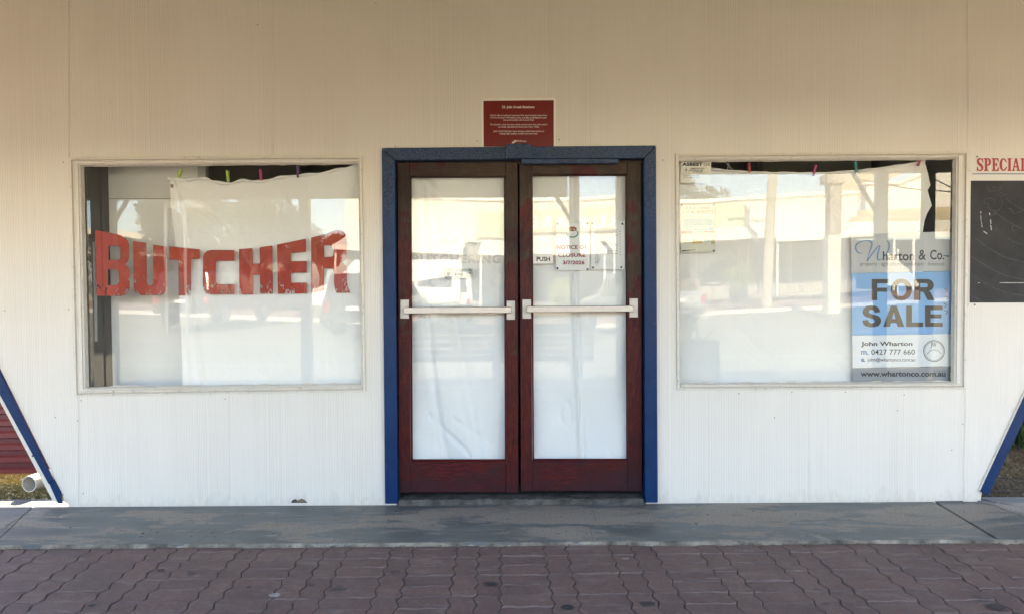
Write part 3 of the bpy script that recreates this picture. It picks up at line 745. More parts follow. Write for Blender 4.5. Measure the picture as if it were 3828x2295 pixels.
for k in range(70):
    X, Y = rr.uniform(-3.3, 3.4), rr.uniform(YE+.02, -.03); l_ = rr.uniform(.004, .012); a = rr.gauss(0, .4)
    m.add([(X-l_*math.cos(a), Y-l_*math.sin(a), .0012), (X, Y-.003, .0012), (X+l_*math.cos(a), Y+l_*math.sin(a), .0012), (X, Y+.003, .003)], [(0, 1, 2, 3)])
o = m.build('dark_flecks', DARK, None); tag(o, 'small dark leaf bits scattered over the concrete apron', 'debris', kind='stuff')
def gcrack(pts, w_):
    m = MB(); vs = []
    pts = smooth_pts(pts, 3)
    for i, (a, c) in enumerate(pts):
        X, Y = G(a+rr.uniform(-2, 2), c+rr.uniform(-1, 1)); q_ = w_*rr.uniform(.5, 1.3); vs += [(X-q_, Y-q_*.4, .0009), (X+q_, Y+q_*.4, .0009)]
    m.add(vs, [(2*i, 2*i+1, 2*i+3, 2*i+2) for i in range(len(pts)-1)]); m.build('crack', DARK, apron)
gcrack([(0, 1981), (20, 1972), (45, 1950), (85, 1928), (102, 1912)], .003)
gcrack([(3640, 1880), (3700, 1885), (3760, 1905), (3828, 1935)], .004)
gcrack([(1010, 2027), (1035, 2005), (1060, 1985), (1075, 1970)], .0013); gcrack([(740, 2026), (765, 2008), (770, 1998)], .0012)
gcrack([(1875, 2010), (1890, 1985), (1905, 1970)], .0012); gcrack([(2215, 2015), (2210, 1975), (2225, 1950), (2215, 1905)], .0012)
gcrack([(880, 1925), (905, 1905), (930, 1892)], .0012)
# leaves, crumbs and paint flecks lying along the joint
LF = MB(); rr = random.Random(31)
for i in range(260):
    X = rr.uniform(-3.4, 3.4); Y = YE-.008+rr.gauss(0, .006); s = rr.uniform(.002, .007)
    LF.add([(X-s, Y-s*.6, -.012), (X+s, Y-s*.5, -.010), (X+s*.7, Y+s*.7, -.006), (X-s*.6, Y+s*.6, -.011)], [(0, 1, 2, 3), (0, 3, 2, 1)])
    LF.add([(X, Y-s, -.016), (X+s, Y, -.013), (X, Y+s*.4, -.008+s*.3)], [(0, 1, 2)])
o = LF.build('edge_litter', simple('dry_litter', (.26, .22, .17), .95, .4, 60), None); tag(o, 'thin line of grit and dry litter along the apron edge', 'litter', kind='stuff')
# ================================================================== things hung on and behind the glass
def cloth(name, topf, botf, leftf, rightf, y, fold, mat, nu=90, nv=70):
    """sheet between four edge curves given in photograph pixels (Coons patch), folded in depth"""
    vs = []; fs = []
    def pl(c, t):
        n = len(c)-1
        s = t*n; i = min(int(s), n-1); f = s-i
        return (c[i][0]*(1-f)+c[i+1][0]*f, c[i][1]*(1-f)+c[i+1][1]*f)
    c00, c10, c01, c11 = topf[0], topf[-1], botf[0], botf[-1]
    for j in range(nv+1):
        v = j/nv
        for i in range(nu+1):
            u = i/nu
            a, b, l, r = pl(topf, u), pl(botf, u), pl(leftf, v), pl(rightf, v)
            x, yy = [(1-v)*a[k]+v*b[k]+(1-u)*l[k]+u*r[k]-((1-u)*(1-v)*c00[k]+u*(1-v)*c10[k]+(1-u)*v*c01[k]+u*v*c11[k]) for k in (0, 1)]
            X, Z_ = P(x, yy, y); vs.append((X, y+fold(u, v, x, yy), Z_))
    for j in range(nv):
        for i in range(nu):
            a = j*(nu+1)+i; fs.append((a, a+1, a+nu+2, a+nu+1))
    return MB().add(vs, fs).build(name, mat, None, smooth=True)
def ridge(x, x0, w): return math.exp(-((x-x0)/w)**2)
LW_top = [(628,663),(640,668),(661,668),(690,671),(709,672),(740,667),(775,668),(800,678),(855,685),(899,673),(940,676),(975,677),(1020,668),(1064,660),(1130,654),(1190,649),(1254,636),(1300,626),(1345,612)]
LW_bot = [(683,1470),(900,1470),(1100,1466),(1360,1462)]
def foldL(u, v, x, y):
    f = .010*ridge(x, 664+(y-1048)*.10, 14) - .012*ridge(x, 715+(y-1082)*.135, 9) + .006*math.sin((x*.9-y*.55)/26)*max(0, 1-v*1.6)*(1-u)
    f += .006*math.sin((x+y*1.3)/70)*.5 + .010*math.sin(x/120+1)*(1-v) + .004*math.sin((x*.5+y)/31)*u*v
    f -= .006*math.exp(-v*40)*math.sin(x/13)
    f += .008*ridge(y-(680+(x-640)*.85), 0, 14)*max(0, 1-v*1.5) + .006*ridge(y-(680+(x-640)*1.25), 0, 12)*max(0, 1-v*1.5)
    return f
s = cloth('bedsheet', LW_top, LW_bot, [(628,663),(633,709),(640,800),(650,880),(664,1048),(671,1183),(681,1378),(683,1470)], [(1345,612),(1360,1462)], .085, foldL, CLOTH, 130, 90)
tag(s, 'off-white bedsheet pegged across the left shop window behind the red lettering', 'sheet')
hm = MB(); rr = random.Random(2)
top_s = smooth_pts([(p[0], p[1]+5) for p in LW_top], 4)
vs = [(P(a, b, .07)[0], .070+.005*math.sin(a/17), P(a, b, .10)[1]) for a, b in top_s]
hm.tube(vs, [.0075+.0035*math.sin(i*.9) for i in range(len(vs))], 8)
hm.build('rolled_hem', CLOTH, s, smooth=True)
MB().prism(pixpoly([(638,690),(649,691),(649,704),(639,703)], .07), .066, .069).build('care_label', simple('grey_label', (.25,.24,.22), .8), s)
RW_top = [(2535,612),(2560,615),(2600,620),(2659,629),(2724,636),(2799,641),(2860,644),(2898,645),(2960,645),(3040,646),(3120,643),(3200,637),(3259,631),(3340,620),(3400,611),(3458,601)]
def foldR(u, v, x, y):
    f = .010*ridge(x, 2990, 14)*max(0, 1-v*2) + .007*ridge(x, 3280+(y-700)*-.2, 18)*(1-v) + .006*math.sin((x+y*.6)/60)
    f += .005*math.sin(x/23+y/90)*(1-v)*.6 + .005*math.sin((x*.6+y)/40)*v*(1-u)
    return f - .005*math.exp(-v*40)*math.sin(x/15)
s2_ = cloth('bedsheet', RW_top, [(2535,1450),(3000,1450),(3440,1450)], [(2535,612),(2535,1450)], [(3458,601),(3472,650),(3481,693),(3470,712),(3478,745),(3484,769),(3466,800),(3457,825),(3450,864),(3445,1100),(3440,1450)], .105, foldR, CLOTHG, 130, 90)
tag(s2_, 'plain off-white bedsheet hung behind the right shop window with a ragged right edge', 'sheet')
hm = MB(); top_s = smooth_pts([(p[0], p[1]+5) for p in RW_top], 4)
vs = [(P(a, b, .09)[0], .092+.005*math.sin(a/19), P(a, b, .11)[1]) for a, b in top_s]
hm.tube(vs, [.0065+.003*math.sin(i*1.1) for i in range(len(vs))], 8); hm.build('rolled_hem', CLOTHG, s2_, smooth=True)
def foldD1(u, v, x, y):
    f = .012*ridge(x-(1590+(y-1000)*.16+40*math.sin(y/330)), 0, 14)+.010*ridge(x-(1660+(y-1000)*.19), 0, 20)
    f += .010*math.sin((x*1.6-y*.62)/60)*(.15+v*v) + .008*ridge((y-1560)-(x-1610)*.95, 0, 12)*(1 if 1600 < x < 1760 else 0) + .006*ridge((y-1570)-(x-1700)*.65, 0, 10)*(1 if 1690 < x < 1830 else 0)
    f += .006*ridge((y-700)-(x-1620)*.9, 0, 14)*max(0, 1-v*5)+.006*math.sin(x/34+1)*v
    return f*1.7
def foldD2(u, v, x, y):
    xs = 2128+(max(y, 800)-800)*.045
    f = -.012*ridge(x, xs, 6)+.008*ridge(x, xs+14, 9) + .006*math.sin((x+y*.7)/52)*(.3+v) + .005*math.sin((x*1.4-y*.4)/36)*v*(1-u)
    f += .010*ridge(math.hypot((x-2115)/20, (y-1545)/40), 1, .35)*.5
    return f*1.5
for nm, x0, x1, y0, y1, fo, lb in (('bedsheet', 1524, 1896, 648, 1735, foldD1, 'white bedsheet with slanting creases behind the left door glass'), ('bedsheet', 1980, 2355, 642, 1735, foldD2, 'white bedsheet with one long vertical seam behind the right door glass')):
    s = cloth(nm, [(x0,y0),(x1,y0)], [(x0,y1),(x1,y1)], [(x0,y0),(x0,y1)], [(x1,y0),(x1,y1)], .085, fo, CLOTH, 80, 110)
    tag(s, lb, 'sheet')
# cords
def cord(pts, y, lb, r=.0016):
    m = MB(); m.tube([(P(a, b, y)[0], y, P(a, b, y)[1]) for a, b in smooth_pts(pts, 5)], r, 5)
    o = m.build('string', simple('white_string', (.55, .54, .5), .8), None); return tag(o, lb, 'string')
cord([(2700, 605), (2722, 618), (2716, 640)], .09, 'frayed white string tied at the top of the right window')
cord([(2722, 605), (2728, 625), (2742, 638)], .095, 'white string end hanging beside the frayed knot in the right window')
cord([(505, 619), (540, 628), (575, 640)], .09, 'thin slack string at the top of the left window')
# pegs
def peg(px, py0, py1, ang, y, c, lb, grp):
    X, Zt = P(px, py0, y); _, Zb = P(px, py1, y); L = Zt-Zb
    t = empty('clothes_peg', (X, y, Zb), lb, 'peg', grp); t.rotation_euler = (0, R(ang), 0)
    mt = simple('peg_plastic', c, .4, .05, 4, 0)
    for s_, n_ in ((-1, 'prong'), (1, 'prong')):
        m = MB(); m.add([(X-.006, y+s_*.0015, Zb), (X+.006, y+s_*.0015, Zb), (X+.007, y+s_*.002, Zb+L*.55), (X-.007, y+s_*.002, Zb+L*.55), (X+.0065, y+s_*.011, Zb+L), (X-.0065, y+s_*.011, Zb+L),
                         (X-.006, y+s_*.007, Zb), (X+.006, y+s_*.007, Zb), (X+.007, y+s_*.008, Zb+L*.55), (X-.007, y+s_*.008, Zb+L*.55), (X+.0065, y+s_*.015, Zb+L), (X-.0065, y+s_*.015, Zb+L)],
                        [(0,1,2,3),(3,2,4,5),(6,9,8,7),(9,11,10,8),(0,3,9,6),(3,5,11,9),(1,7,8,2),(2,8,10,4),(5,4,10,11),(0,6,7,1)])
        o = m.build(n_, mt, t)
    m = MB(); m.tube([(X-.0075, y, Zb+L*.5), (X+.0075, y, Zb+L*.5)], .0045, 8); m.build('spring', STEELP, t)
LM = (.42, .62, .06); MG = (.42, .03, .16); PU = (.12, .04, .16); TE = (.01, .22, .22); CR_ = (.40, .02, .05)
for a in ((667, 636, 666, 20, .066, LM, 'lime green peg tilted right at the loose corner of the left sheet'), (853, 640, 682, -3, .066, LM, 'upright lime green peg on the left sheet'),
          (975, 635, 677, -2, .066, MG, 'magenta peg on the left sheet'), (1113, 623, 665, 0, .066, PU, 'purple peg on the left sheet'),
          (2803, 612, 646, -8, .085, CR_, 'crimson peg near the string on the right sheet'), (3040, 619, 659, 12, .085, MG, 'magenta peg in the middle of the right sheet'),
          (3202, 606, 646, -9, .085, TE, 'teal green peg on the right sheet'), (3432, 596, 622, 10, .085, CR_, 'small red peg at the upper right corner of the right sheet')):
    peg(*a, 'clothes pegs holding up the sheets')
# dark clutter glimpsed over the sheets
def lump(name, px0, py0, px1, py1, y, c, lb, cat):
    m = MB(); m.prism(pixpoly([(px0, py1), (px0+4, py0), (px1-4, py0+2), (px1, py1)], y), y, y+.12); o = m.build(name, simple(name+'_mat', c, .7), None, bevel=.01); return tag(o, lb, cat)
lump('cabinet', 2845, 560, 3262, 700, .55, (.16, .15, .13), 'beige cabinet top showing above the right sheet', 'cabinet')
lump('shelf_unit', 790, 560, 1110, 740, .9, (.07, .07, .065), 'dull grey shelf top showing above the left sheet', 'shelf')

def plain(n, c, r=.5): return simple(n, c, r, .04, 5, .04)
def block_letters(m, word, x0, x1, y0, y1, y):
    arc = lambda cx_, cy_, rx, ry, a0, a1, k=12: [(cx_+rx*math.cos(R(a0+(a1-a0)*i/k)), cy_+ry*math.sin(R(a0+(a1-a0)*i/k))) for i in range(k+1)]
    W = {'F': .86, 'O': 1.08, 'R': 1.04, 'S': .98, 'A': 1.08, 'L': .86, 'E': .90}
    D_ = {'F': ([(0,0),(1,0),(1,.20),(.32,.20),(.32,.41),(.90,.41),(.90,.60),(.32,.60),(.32,1),(0,1)], []),
          'E': ([(0,0),(1,0),(1,.20),(.31,.20),(.31,.40),(.93,.40),(.93,.59),(.31,.59),(.31,.80),(1,.80),(1,1),(0,1)], []),
          'L': ([(0,0),(.33,0),(.33,.79),(1,.79),(1,1),(0,1)], []),
          'O': (arc(.5,.5,.5,.52,0,345,23), [arc(.5,.5,.23,.31,0,340,17)]),
          'R': ([(0,0)]+arc(.62,.29,.34,.29,-90,75)+[(.80,.62),(1,1),(.66,1),(.50,.68),(.42,.60),(.30,.60),(.30,1),(0,1)], [[(.30,.20)]+arc(.58,.295,.09,.095,-90,90)+[(.30,.39)]]),
          'A': ([(.36,0),(.64,0),(1,1),(.69,1),(.635,.82),(.365,.82),(.31,1),(0,1)], [[(.50,.27),(.58,.62),(.42,.62)]]),
          'S': ([(.95,.30),(.66,.33),(.60,.21),(.48,.18),(.37,.21),(.34,.28),(.40,.36),(.58,.41),(.82,.47),(.95,.56),(1,.70),(.96,.84),(.84,.96),(.66,1.01),(.46,1.02),(.22,.98),(.07,.88),(0,.70),(.29,.67),(.35,.78),(.50,.83),(.63,.80),(.67,.72),(.60,.64),(.40,.59),(.17,.51),(.06,.41),(.03,.28),(.08,.13),(.22,.02),(.46,-.02),(.72,.01),(.87,.10)], [])}
    u = (x1-x0)/(sum(W[c] for c in word)+.10*(len(word)-1)); x = x0
    for c in word:
        o_, h_ = D_[c]; f = lambda pp: [(x+a*u*W[c], y0+b*(y1-y0)) for a, b in pp]
        vs, fs = poly_holes(f(o_), [f(h) for h in h_], y); m.add(vs, fs); x += (W[c]+.10)*u
# --- estate agent's board
sale = empty('for_sale_poster', (P(3370, 1425, .075)[0], .075, P(3370, 1425, .075)[1]), 'blue and white FOR SALE poster inside the right window', 'poster')
yP = .072
def band(pts, c, nm, y=yP, y1=None):
    return MB().prism(pixpoly(pts, y), y, y1 or y+.004).build(nm, plain(nm+'_ink', c, .45), sale)
band([(3181,878),(3556,866),(3558,1014),(3184,1021.5)], (.47,.49,.51), 'name_band')
band([(3184,1022.5),(3558,1015),(3559,1246),(3187,1253.5)], (.20,.42,.74), 'blue_band')
band([(3187,1254.5),(3559,1247),(3560,1367.5),(3187,1374.5)], (.74,.77,.80), 'contact_band')
band([(3187,1375.5),(3560,1368.5),(3561,1425),(3187,1428)], (.27,.28,.30), 'web_band')
yT = yP-.0012
INK = plain('charcoal_ink', (.035,.035,.038), .5); INKB = plain('blue_ink', (.10,.24,.46), .5); INKD = plain('brown_black_ink', (.030,.022,.016), .5)
m = MB()
wp = [(3223,948),(3208,946),(3199,932),(3200,918),(3212,908),(3230,902),(3248,901),(3259,910),(3257,925),(3250,945),(3243,968),(3242,977),(3252,962),(3268,940),(3284,921),(3289,922),(3284,940),(3280,960),(3283,972),(3294,970),(3308,957),(3320,938),(3324,920),(3320,906),(3314,902)]
wp = smooth_pts(wp, 5); wd = [2.2+3.2*abs(math.sin(i*math.pi/len(wp)*5)) for i in range(len(wp))]
stroke(m, wp, wd, yT); m.build('script_initial', INKB, sale)
m = MB(); text_fit(m, 'harton', (3300,941,3419,975), yT, .016); text_fit(m, '&', (3434,935,3462,973), yT, .016); text_fit(m, 'Co.', (3477,935,3530,972), yT, .016)
m.build('name_lettering', INK, sale)
m = MB(); text_fit(m, 'property : agricultural consultant : livestock', (3216,980,3532,999), yT); m.build('small_lettering', plain('grey_ink', (.14,.13,.13)), sale)
m = MB(); block_letters(m, 'FOR', 3259, 3494, 1044, 1123, yT); block_letters(m, 'SALE', 3223, 3524, 1143, 1221, yT); m.build('headline_lettering', INKD, sale)
m = MB(); text_fit(m, 'John Wharton', (3219,1276,3411,1297), yT, .025); text_fit(m, '0427 777 660', (3257,1305,3420,1325), yT, .004); text_fit(m, 'john@whartonco.com.au', (3243,1336,3421,1354), yT, .002)
text_fit(m, 'JW', (3479,1279,3500,1301), yT)
stroke(m, circle_px(3491.5, 1311, 39, 36), 2.4, yT, closed=True); stroke(m, circle_px(3491.5, 1311, 34.5, 36), 1.2, yT, closed=True)
stroke(m, smooth_pts([(3465,1324),(3476,1311),(3492,1306),(3508,1311),(3519,1323)], 4), 1.5, yT); m.build('contact_lettering', INK, sale)
m = MB(); text_fit(m, 'm.', (3219,1310,3247,1325), yT, .03); text_fit(m, 'e.', (3219,1338,3235,1352), yT, .03); m.build('blue_lettering', INKB, sale)
m = MB(); text_fit(m, 'www.whartonco.com.au', (3217,1386,3535,1407), yT, .032); m.build('web_lettering', BLACK, sale)
m = MB(); stroke(m, [(3526,957),(3548,959)], [3, 6], yT); 
for q in ((3537,1080),(3541,1108),(3534,1135),(3538,1160)): stroke(m, [(q[0]-6, q[1]), (q[0]+5, q[1]+4), (q[0]-2, q[1]+14)], 4, yT)
m.build('tape_scraps', plain('teal_tape', (.05,.12,.14)), sale)['kind'] = 'stuff'

# --- red heritage plaque
pq = empty('heritage_plaque', (P(1940, 560)[0], 0, P(1940, 560)[1]), 'small dark red plaque with white border above the double doors', 'plaque')
def rrect(q, r):
    out = []
    for i, (x, y) in enumerate(q):
        sx_ = 1 if i in (0, 3) else -1; sy_ = 1 if i in (0, 1) else -1
        base = {0: 180, 1: 270, 2: 0, 3: 90}[i]
        for k in range(5):
            a = R(base+k*22.5); out.append((x+sx_*r+r*math.cos(a), y+sy_*r+r*math.sin(a)))
    return out
MB().prism(pixpoly(rrect([(1800,370),(2079,367),(2079,558),(1801,560)], 8), -.004), -.004, .0035).build('backing_board', plain('plaque_border_white', (.86,.84,.80), .3), pq)
PR = N('plaque_red_enamel'); PRM = PR.fin((.17, .012, .010), .28)
MB().prism(pixpoly([(1807,378.5),(2070,376),(2070,549),(1808,550)], -.005), -.0052, -.004).build('red_face', PRM, pq)
PW = plain('plaque_white_ink', (.72,.66,.62)); m = MB(); yq = -.0058
text_fit(m, '23. Julia Creek Butchers', (1876,397,1998,408.5), yq, .035)
for s_, b_ in (('Charlie Byrne built and operated the local butcher shop from', (1832,429.5,2045,437.5)), ('1919 to around 1949 before John and Marvis McMahon went', (1833,438.5,2044,446.5)), ('into partnership with Lionel Wall.', (1881,447,1996,454.8)),
               ('The butcher shop has seen many owners over the years and is', (1832,463.8,2046,471.8)), ('currently operated by Grant and Tracy Wiles.', (1862,472.6,2016,480.6)),
               ('Julia Creek Butchers have always prided themselves on', (1844,488.6,2034,496.8)), ('having high quality, locally sourced meat.', (1867,497.6,2010,505.8))):
    text_fit(m, s_, b_, yq, .012, 1.0, .25)
m.build('plaque_heading', PW, pq); m = MB()
text_fit(m, 'McKinlay', (1931,525,1969,535), yq, .0, 1, .2)
m.add([(P(a, b, yq)[0], yq, P(a, b, yq)[1]) for a, b in ((1913,535),(1918,529),(1924,530),(1921,524),(1928,526),(1934,529),(1926,533),(1922,537),(1914,538))], [tuple(range(9))])
m.build('plaque_emblem', PW, pq)
for i, (a, c) in enumerate(((1813,383),(2066,380),(1813,545),(2065,543))):
    X, Zz = P(a, c, -.006); mm = MB(); mm.tube([(X, -.0085, Zz), (X, -.005, Zz)], [.005, .006], 9); mm.build('screw', DARK, pq)

# --- specials blackboard
bb = empty('specials_blackboard', (P(3900, 1144)[0], 0, P(3900, 1144)[1]), 'blackboard headed SPECIALS in red on a white panel at the right edge', 'blackboard')
MB().prism(pixpoly([(3625,580),(4240,578),(4240,1142),(3619,1144)], -.006), -.008, -.0005).build('white_panel', plain('blackboard_white', (.72,.70,.66), .4), bb)
CB = N('chalky_blackboard'); p_ = CB.coords(); f_ = CB.noise(p_, 4, 6, .7); CBM = CB.fin(CB.ramp(f_, (.3, (.017,.017,.019)), (.75, (.050,.050,.054))), .75)
MB().prism(pixpoly([(3630,677),(4232,676),(4232,1130),(3625,1132)], -.0095), -.0098, -.0085).build('slate', CBM, bb)
# slab-serif capitals drawn as filled shapes, grid 0..1
def serif_letters(word, x0, x1, y0, y1, y):
    m = MB(); n = len(word); cell = (x1-x0)
    W = {'S': .86, 'P': .92, 'E': .90, 'C': .96, 'I': .50, 'A': 1.0, 'L': .86}
    tot = sum(W[c] for c in word)+.08*(n-1); u = (x1-x0)/tot; x = x0; H = y1-y0
    def q(pts, holes=(), w=1.0):
        f = lambda pp: [(x+a*u*w, y0+b*H) for a, b in pp]
        vs, fs = poly_holes(f(pts), [f(h) for h in holes], y); m.add(vs, fs)
    arc = lambda cx_, cy_, rx, ry, a0, a1, k=10: [(cx_+rx*math.cos(R(a0+(a1-a0)*i/k)), cy_+ry*math.sin(R(a0+(a1-a0)*i/k))) for i in range(k+1)]
    for c in word:
        w_ = W[c]
        if c == 'I': q([(0,0),(1,0),(1,.09),(.82,.11),(.82,.89),(1,.91),(1,1),(0,1),(0,.91),(.18,.89),(.18,.11),(0,.09)], w=w_)
        if c == 'L': q([(0,0),(.60,0),(.60,.09),(.47,.11),(.47,.90),(.74,.88),(.90,.68),(1,.68),(.97,1),(0,1),(0,.91),(.14,.89),(.14,.11),(0,.09)], w=w_)
        if c == 'E': q([(0,0),(.93,0),(.96,.28),(.86,.28),(.74,.11),(.46,.10),(.46,.44),(.62,.44),(.68,.33),(.75,.33),(.75,.66),(.68,.66),(.62,.55),(.46,.55),(.46,.90),(.74,.89),(.90,.70),(1,.70),(.97,1),(0,1),(0,.91),(.14,.89),(.14,.11),(0,.09)], w=w_)
        if c == 'P': q([(0,0)]+arc(.62,.29,.36,.29,-90,90)+[(.46,.58),(.46,.89),(.62,.91),(.62,1),(0,1),(0,.91),(.14,.89),(.14,.11),(0,.09)], [[(.46,.10)]+arc(.56,.29,.12,.19,-90,90)+[(.46,.48)]], w=w_)
        if c == 'A': q([(.38,0),(.62,0),(.92,.89),(1,.91),(1,1),(.58,1),(.58,.91),(.66,.89),(.61,.72),(.30,.72),(.25,.89),(.34,.91),(.34,1),(0,1),(0,.91),(.08,.89)], [[(.45,.28),(.57,.62),(.34,.62)]], w=w_)
        if c == 'C': q(arc(.52,.5,.52,.5,-48,-312,20)+[(1,.66),(.90,.66)]+arc(.54,.5,.20,.40,-295,-60,16)+[(.88,.34),(.98,.34)], w=w_)
        if c == 'S': q([(.95,.02),(.97,.34),(.87,.34),(.78,.16),(.58,.09),(.40,.13),(.36,.22),(.45,.33),(.78,.46),(.97,.62),(1,.76),(.93,.91),(.72,1),(.50,1.01),(.26,.97),(.12,.99),(.04,.99),(.02,.66),(.13,.66),(.26,.86),(.48,.92),(.65,.88),(.70,.78),(.62,.69),(.25,.53),(.08,.40),(.03,.25),(.09,.09),(.30,-.01),(.52,-.01),(.76,.04),(.85,.01)], w=w_)
        x += (w_+.08)*u
    return m
serif_letters('SPECIALS', 3651, 3868, 593, 641, -.0095).build('heading_lettering', plain('crimson_ink', (.40,.012,.035), .4), bb)
m = MB(); m.prism(pixpoly([(3636,650),(4200,650),(4200,653),(3636,653)], -.009), -.0095, -.0085); m.build('blue_rule', plain('rule_blue', (.06,.09,.26)), bb)
CH = worn_print('chalk_marks', (.55,.55,.55), .60, 60, .9); CHF = worn_print('faint_chalk', (.085,.085,.09), .57, 40, .9)
m = MB(); q = lambda pts: [(3528+a/2.25, 540+b/2.25) for a, b in pts]
for pts, wd_ in (([(312,565),(312,584)],3),([(311,598),(315,650),(321,672)],2.5),([(320,676),(323,700)],3),([(335,733),(366,754)],3.5),([(383,577),(388,598)],4),([(393,634),(397,670)],3.5),([(394,680),(402,724)],3.5),([(470,1165),(675,1165)],2.6),([(288,1166),(305,1166)],2)):
    stroke(m, q(pts), wd_, -.0104)
m.build('chalk_strokes', CH, bb)
m = MB()
for pts in ([(262,785),(330,840),(420,900),(520,952),(675,994)], [(235,945),(320,1000),(420,1060),(540,1110),(675,1138)], [(245,1105),(340,1165),(450,1220),(560,1255),(675,1272)], [(470,400),(530,460),(600,515),(675,556)], [(440,575),(510,630),(600,685),(675,715)], [(540,797),(600,825),(675,850)], [(225,1268),(280,1300),(330,1325)],
            [(370,345),(368,385),(420,365),(470,370),(495,345)], [(370,400),(420,395),(455,390),(490,370)], [(340,465),(345,500),(400,505),(425,500),(425,465),(380,455),(345,465)], [(485,460),(490,510),(460,555),(415,560),(385,545),(375,515)], [(430,440),(450,420),(480,445),(525,415)], [(415,605),(430,570),(440,600)], [(535,540),(565,545),(590,582),(640,572),(675,560)], [(440,685),(445,730)], [(580,680),(575,720),(600,728)]):
    stroke(m, q(smooth_pts(pts, 4)), 2.6, -.0102)
m.build('rubbed_chalk', CHF, bb)
for a, c in ((3653,587),(3644,1139)):
    X, Zz = P(a, c, -.009); mm = MB(); mm.tube([(X, -.0115, Zz), (X, -.008, Zz)], [.004, .005], 9); mm.build('screw', DARK, bb)

# --- notices on the right door
def sheet_thing(name, q, y, c, lb, cat, th=.0012, r=.5):
    X, Zz = P((q[0][0]+q[1][0])/2, q[2][1], y); t = empty(name, (X, y, Zz), lb, cat)
    MB().prism(pixpoly(q, y), y, y+th).build('paper', plain(name+'_paper', c, r), t); return t
t = sheet_thing('push_sign', [(1993,951),(2066,950),(2066,986),(1993,987)], .036, (.76,.76,.74), 'small white PUSH sign at the left edge of the right door glass', 'sign')
m = MB(); text_fit(m, 'PUSH', (2006,961,2056,978), .0354, .03); m.build('lettering', BLACK, t)
yN = .0465
t = sheet_thing('closure_notice', [(2078,832),(2205,831),(2205,1011),(2078,1012)], yN+.002, (.80,.82,.83), 'laminated NOTICE OF CLOSURE sheet beside the PUSH sign', 'notice')
MR = plain('maroon_ink', (.26,.012,.035)); m = MB()
text_fit(m, 'NOTICE OF', (2081,918,2194,933), yN, .032, 1.06); text_fit(m, 'CLOSURE', (2086,948,2188,962), yN, .032, 1.06); text_fit(m, '3/7/2026', (2104,975,2185,990), yN, .032, 1.03); m.build('lettering', MR, t)
m = MB(); vs, fs = poly_holes(circle_px(2141,857,15,20,9), [], yN); m.add(vs, fs); m.build('logo_dome', plain('logo_brown', (.26,.07,.04)), t)
m = MB(); stroke(m, smooth_pts([(2118,870),(2122,882),(2140,888),(2156,882),(2160,870),(2153,863)], 4), [2+3*math.sin(math.pi*i/20) for i in range(21)], yN); m.build('logo_swoosh', plain('logo_teal', (.03,.20,.23)), t)
m = MB()
for a, c in ((2134,858),(2146,859)): vs, fs = poly_holes([(a+(5 if k % 2 == 0 else 2)*math.sin(k*math.pi/5), c-(5 if k % 2 == 0 else 2)*math.cos(k*math.pi/5)) for k in range(10)], [], yN-.0006); m.add(vs, fs)
stroke(m, [(2130,884),(2150,872)], 2, yN-.0006); m.build('logo_stars', plain('logo_cream', (.7,.55,.42)), t)
t2 = sheet_thing('typed_notice', [(2209,830),(2336,828),(2336,1008),(2209,1009)], yN+.002, (.78,.80,.82), 'laminated typed letter beside the closure notice, nearest the right edge of the door', 'notice')
m = MB(); rr = random.Random(4)
yy = 850
while yy < 985:
    x1 = 2225+rr.uniform(60, 92) if yy < 920 or 935 < yy < 950 else 2225+rr.uniform(8, 18)
    x = 2225
    while x < x1:
        ln = rr.uniform(3, 9); stroke(m, [(x, yy), (min(x+ln, x1), yy)], 1.5, yN); x += ln+1.6
    yy += 5.2 if yy < 950 else 4.6
stroke(m, circle_px(2231, 984, 5, 14), 1.2, yN, closed=True)
for k in range(9): stroke(m, [(2316, 866+k*11), (2321, 866+k*11)], 2, yN)
m.build('typed_lines', plain('pale_type', (.16,.15,.18)), t2)
def dots(parent, pts, y):
    for a, c in pts:
        X, Zz = P(a, c, y); m = MB(); m.ball((X, y, Zz), .007, .002, .0075, 9, 5); m.build('adhesive_dot', plain('grey_putty', (.10,.11,.11), .8), parent)
dots(t, [(2085,838),(2196,836),(2084,1004),(2196,1008)], yN-.001); dots(t2, [(2215,836),(2327,838),(2217,1001),(2323,1000)], yN-.001)
# window stickers on the left door
def decal(name, lb, mk, q, c):
    tt = sheet_thing(name, q, yN+.001, c, lb, 'sticker', .0006); m = MB(); mk(m); m.build('print', INK, tt)
def mk1(m):
    stroke(m, [(1663,1006),(1691,1006),(1691,1028),(1688,1037),(1682,1043),(1677,1045),(1671,1042),(1665,1036),(1663,1028)], 2.0, yN, closed=True)
    vs, fs = poly_holes(circle_px(1677,1025,7.5,16), [], yN); m.add(vs, fs); stroke(m, [(1667,1035),(1687,1035)], 3, yN); text_fit(m, 'APPROVED', (1667,1010,1688,1014), yN)
def mk2(m):
    stroke(m, circle_px(1715,1026,13,24), 1.7, yN, closed=True); text_fit(m, 'BUTCHER', (1700,1023,1730,1031), yN, .04); stroke(m, [(1704,1008),(1725,1008)], 1.6, yN)
def mk3(m):
    text_fit(m, 'AMIC', (1739,1019,1766,1027), yN, .01); stroke(m, smooth_pts([(1753,1007),(1760,1011),(1764,1017)], 4), [1,3,4,4,4,3,3,2,1], yN); stroke(m, [(1742,1014),(1750,1012),(1758,1016)], 1.4, yN); stroke(m, [(1744,1033),(1764,1034)], 1.5, yN)
decal('shield_sticker', 'dark shield-shaped sticker on the left door glass', mk1, rrect([(1662,1005),(1692,1005),(1692,1046),(1662,1046)], 7), (.55,.55,.58))
decal('round_sticker', 'clear sticker with a round BUTCHER stamp between the shield sticker and the AMIC sticker', mk2, [(1693,1005),(1731,1005),(1731,1041),(1693,1041)], (.50,.56,.56))
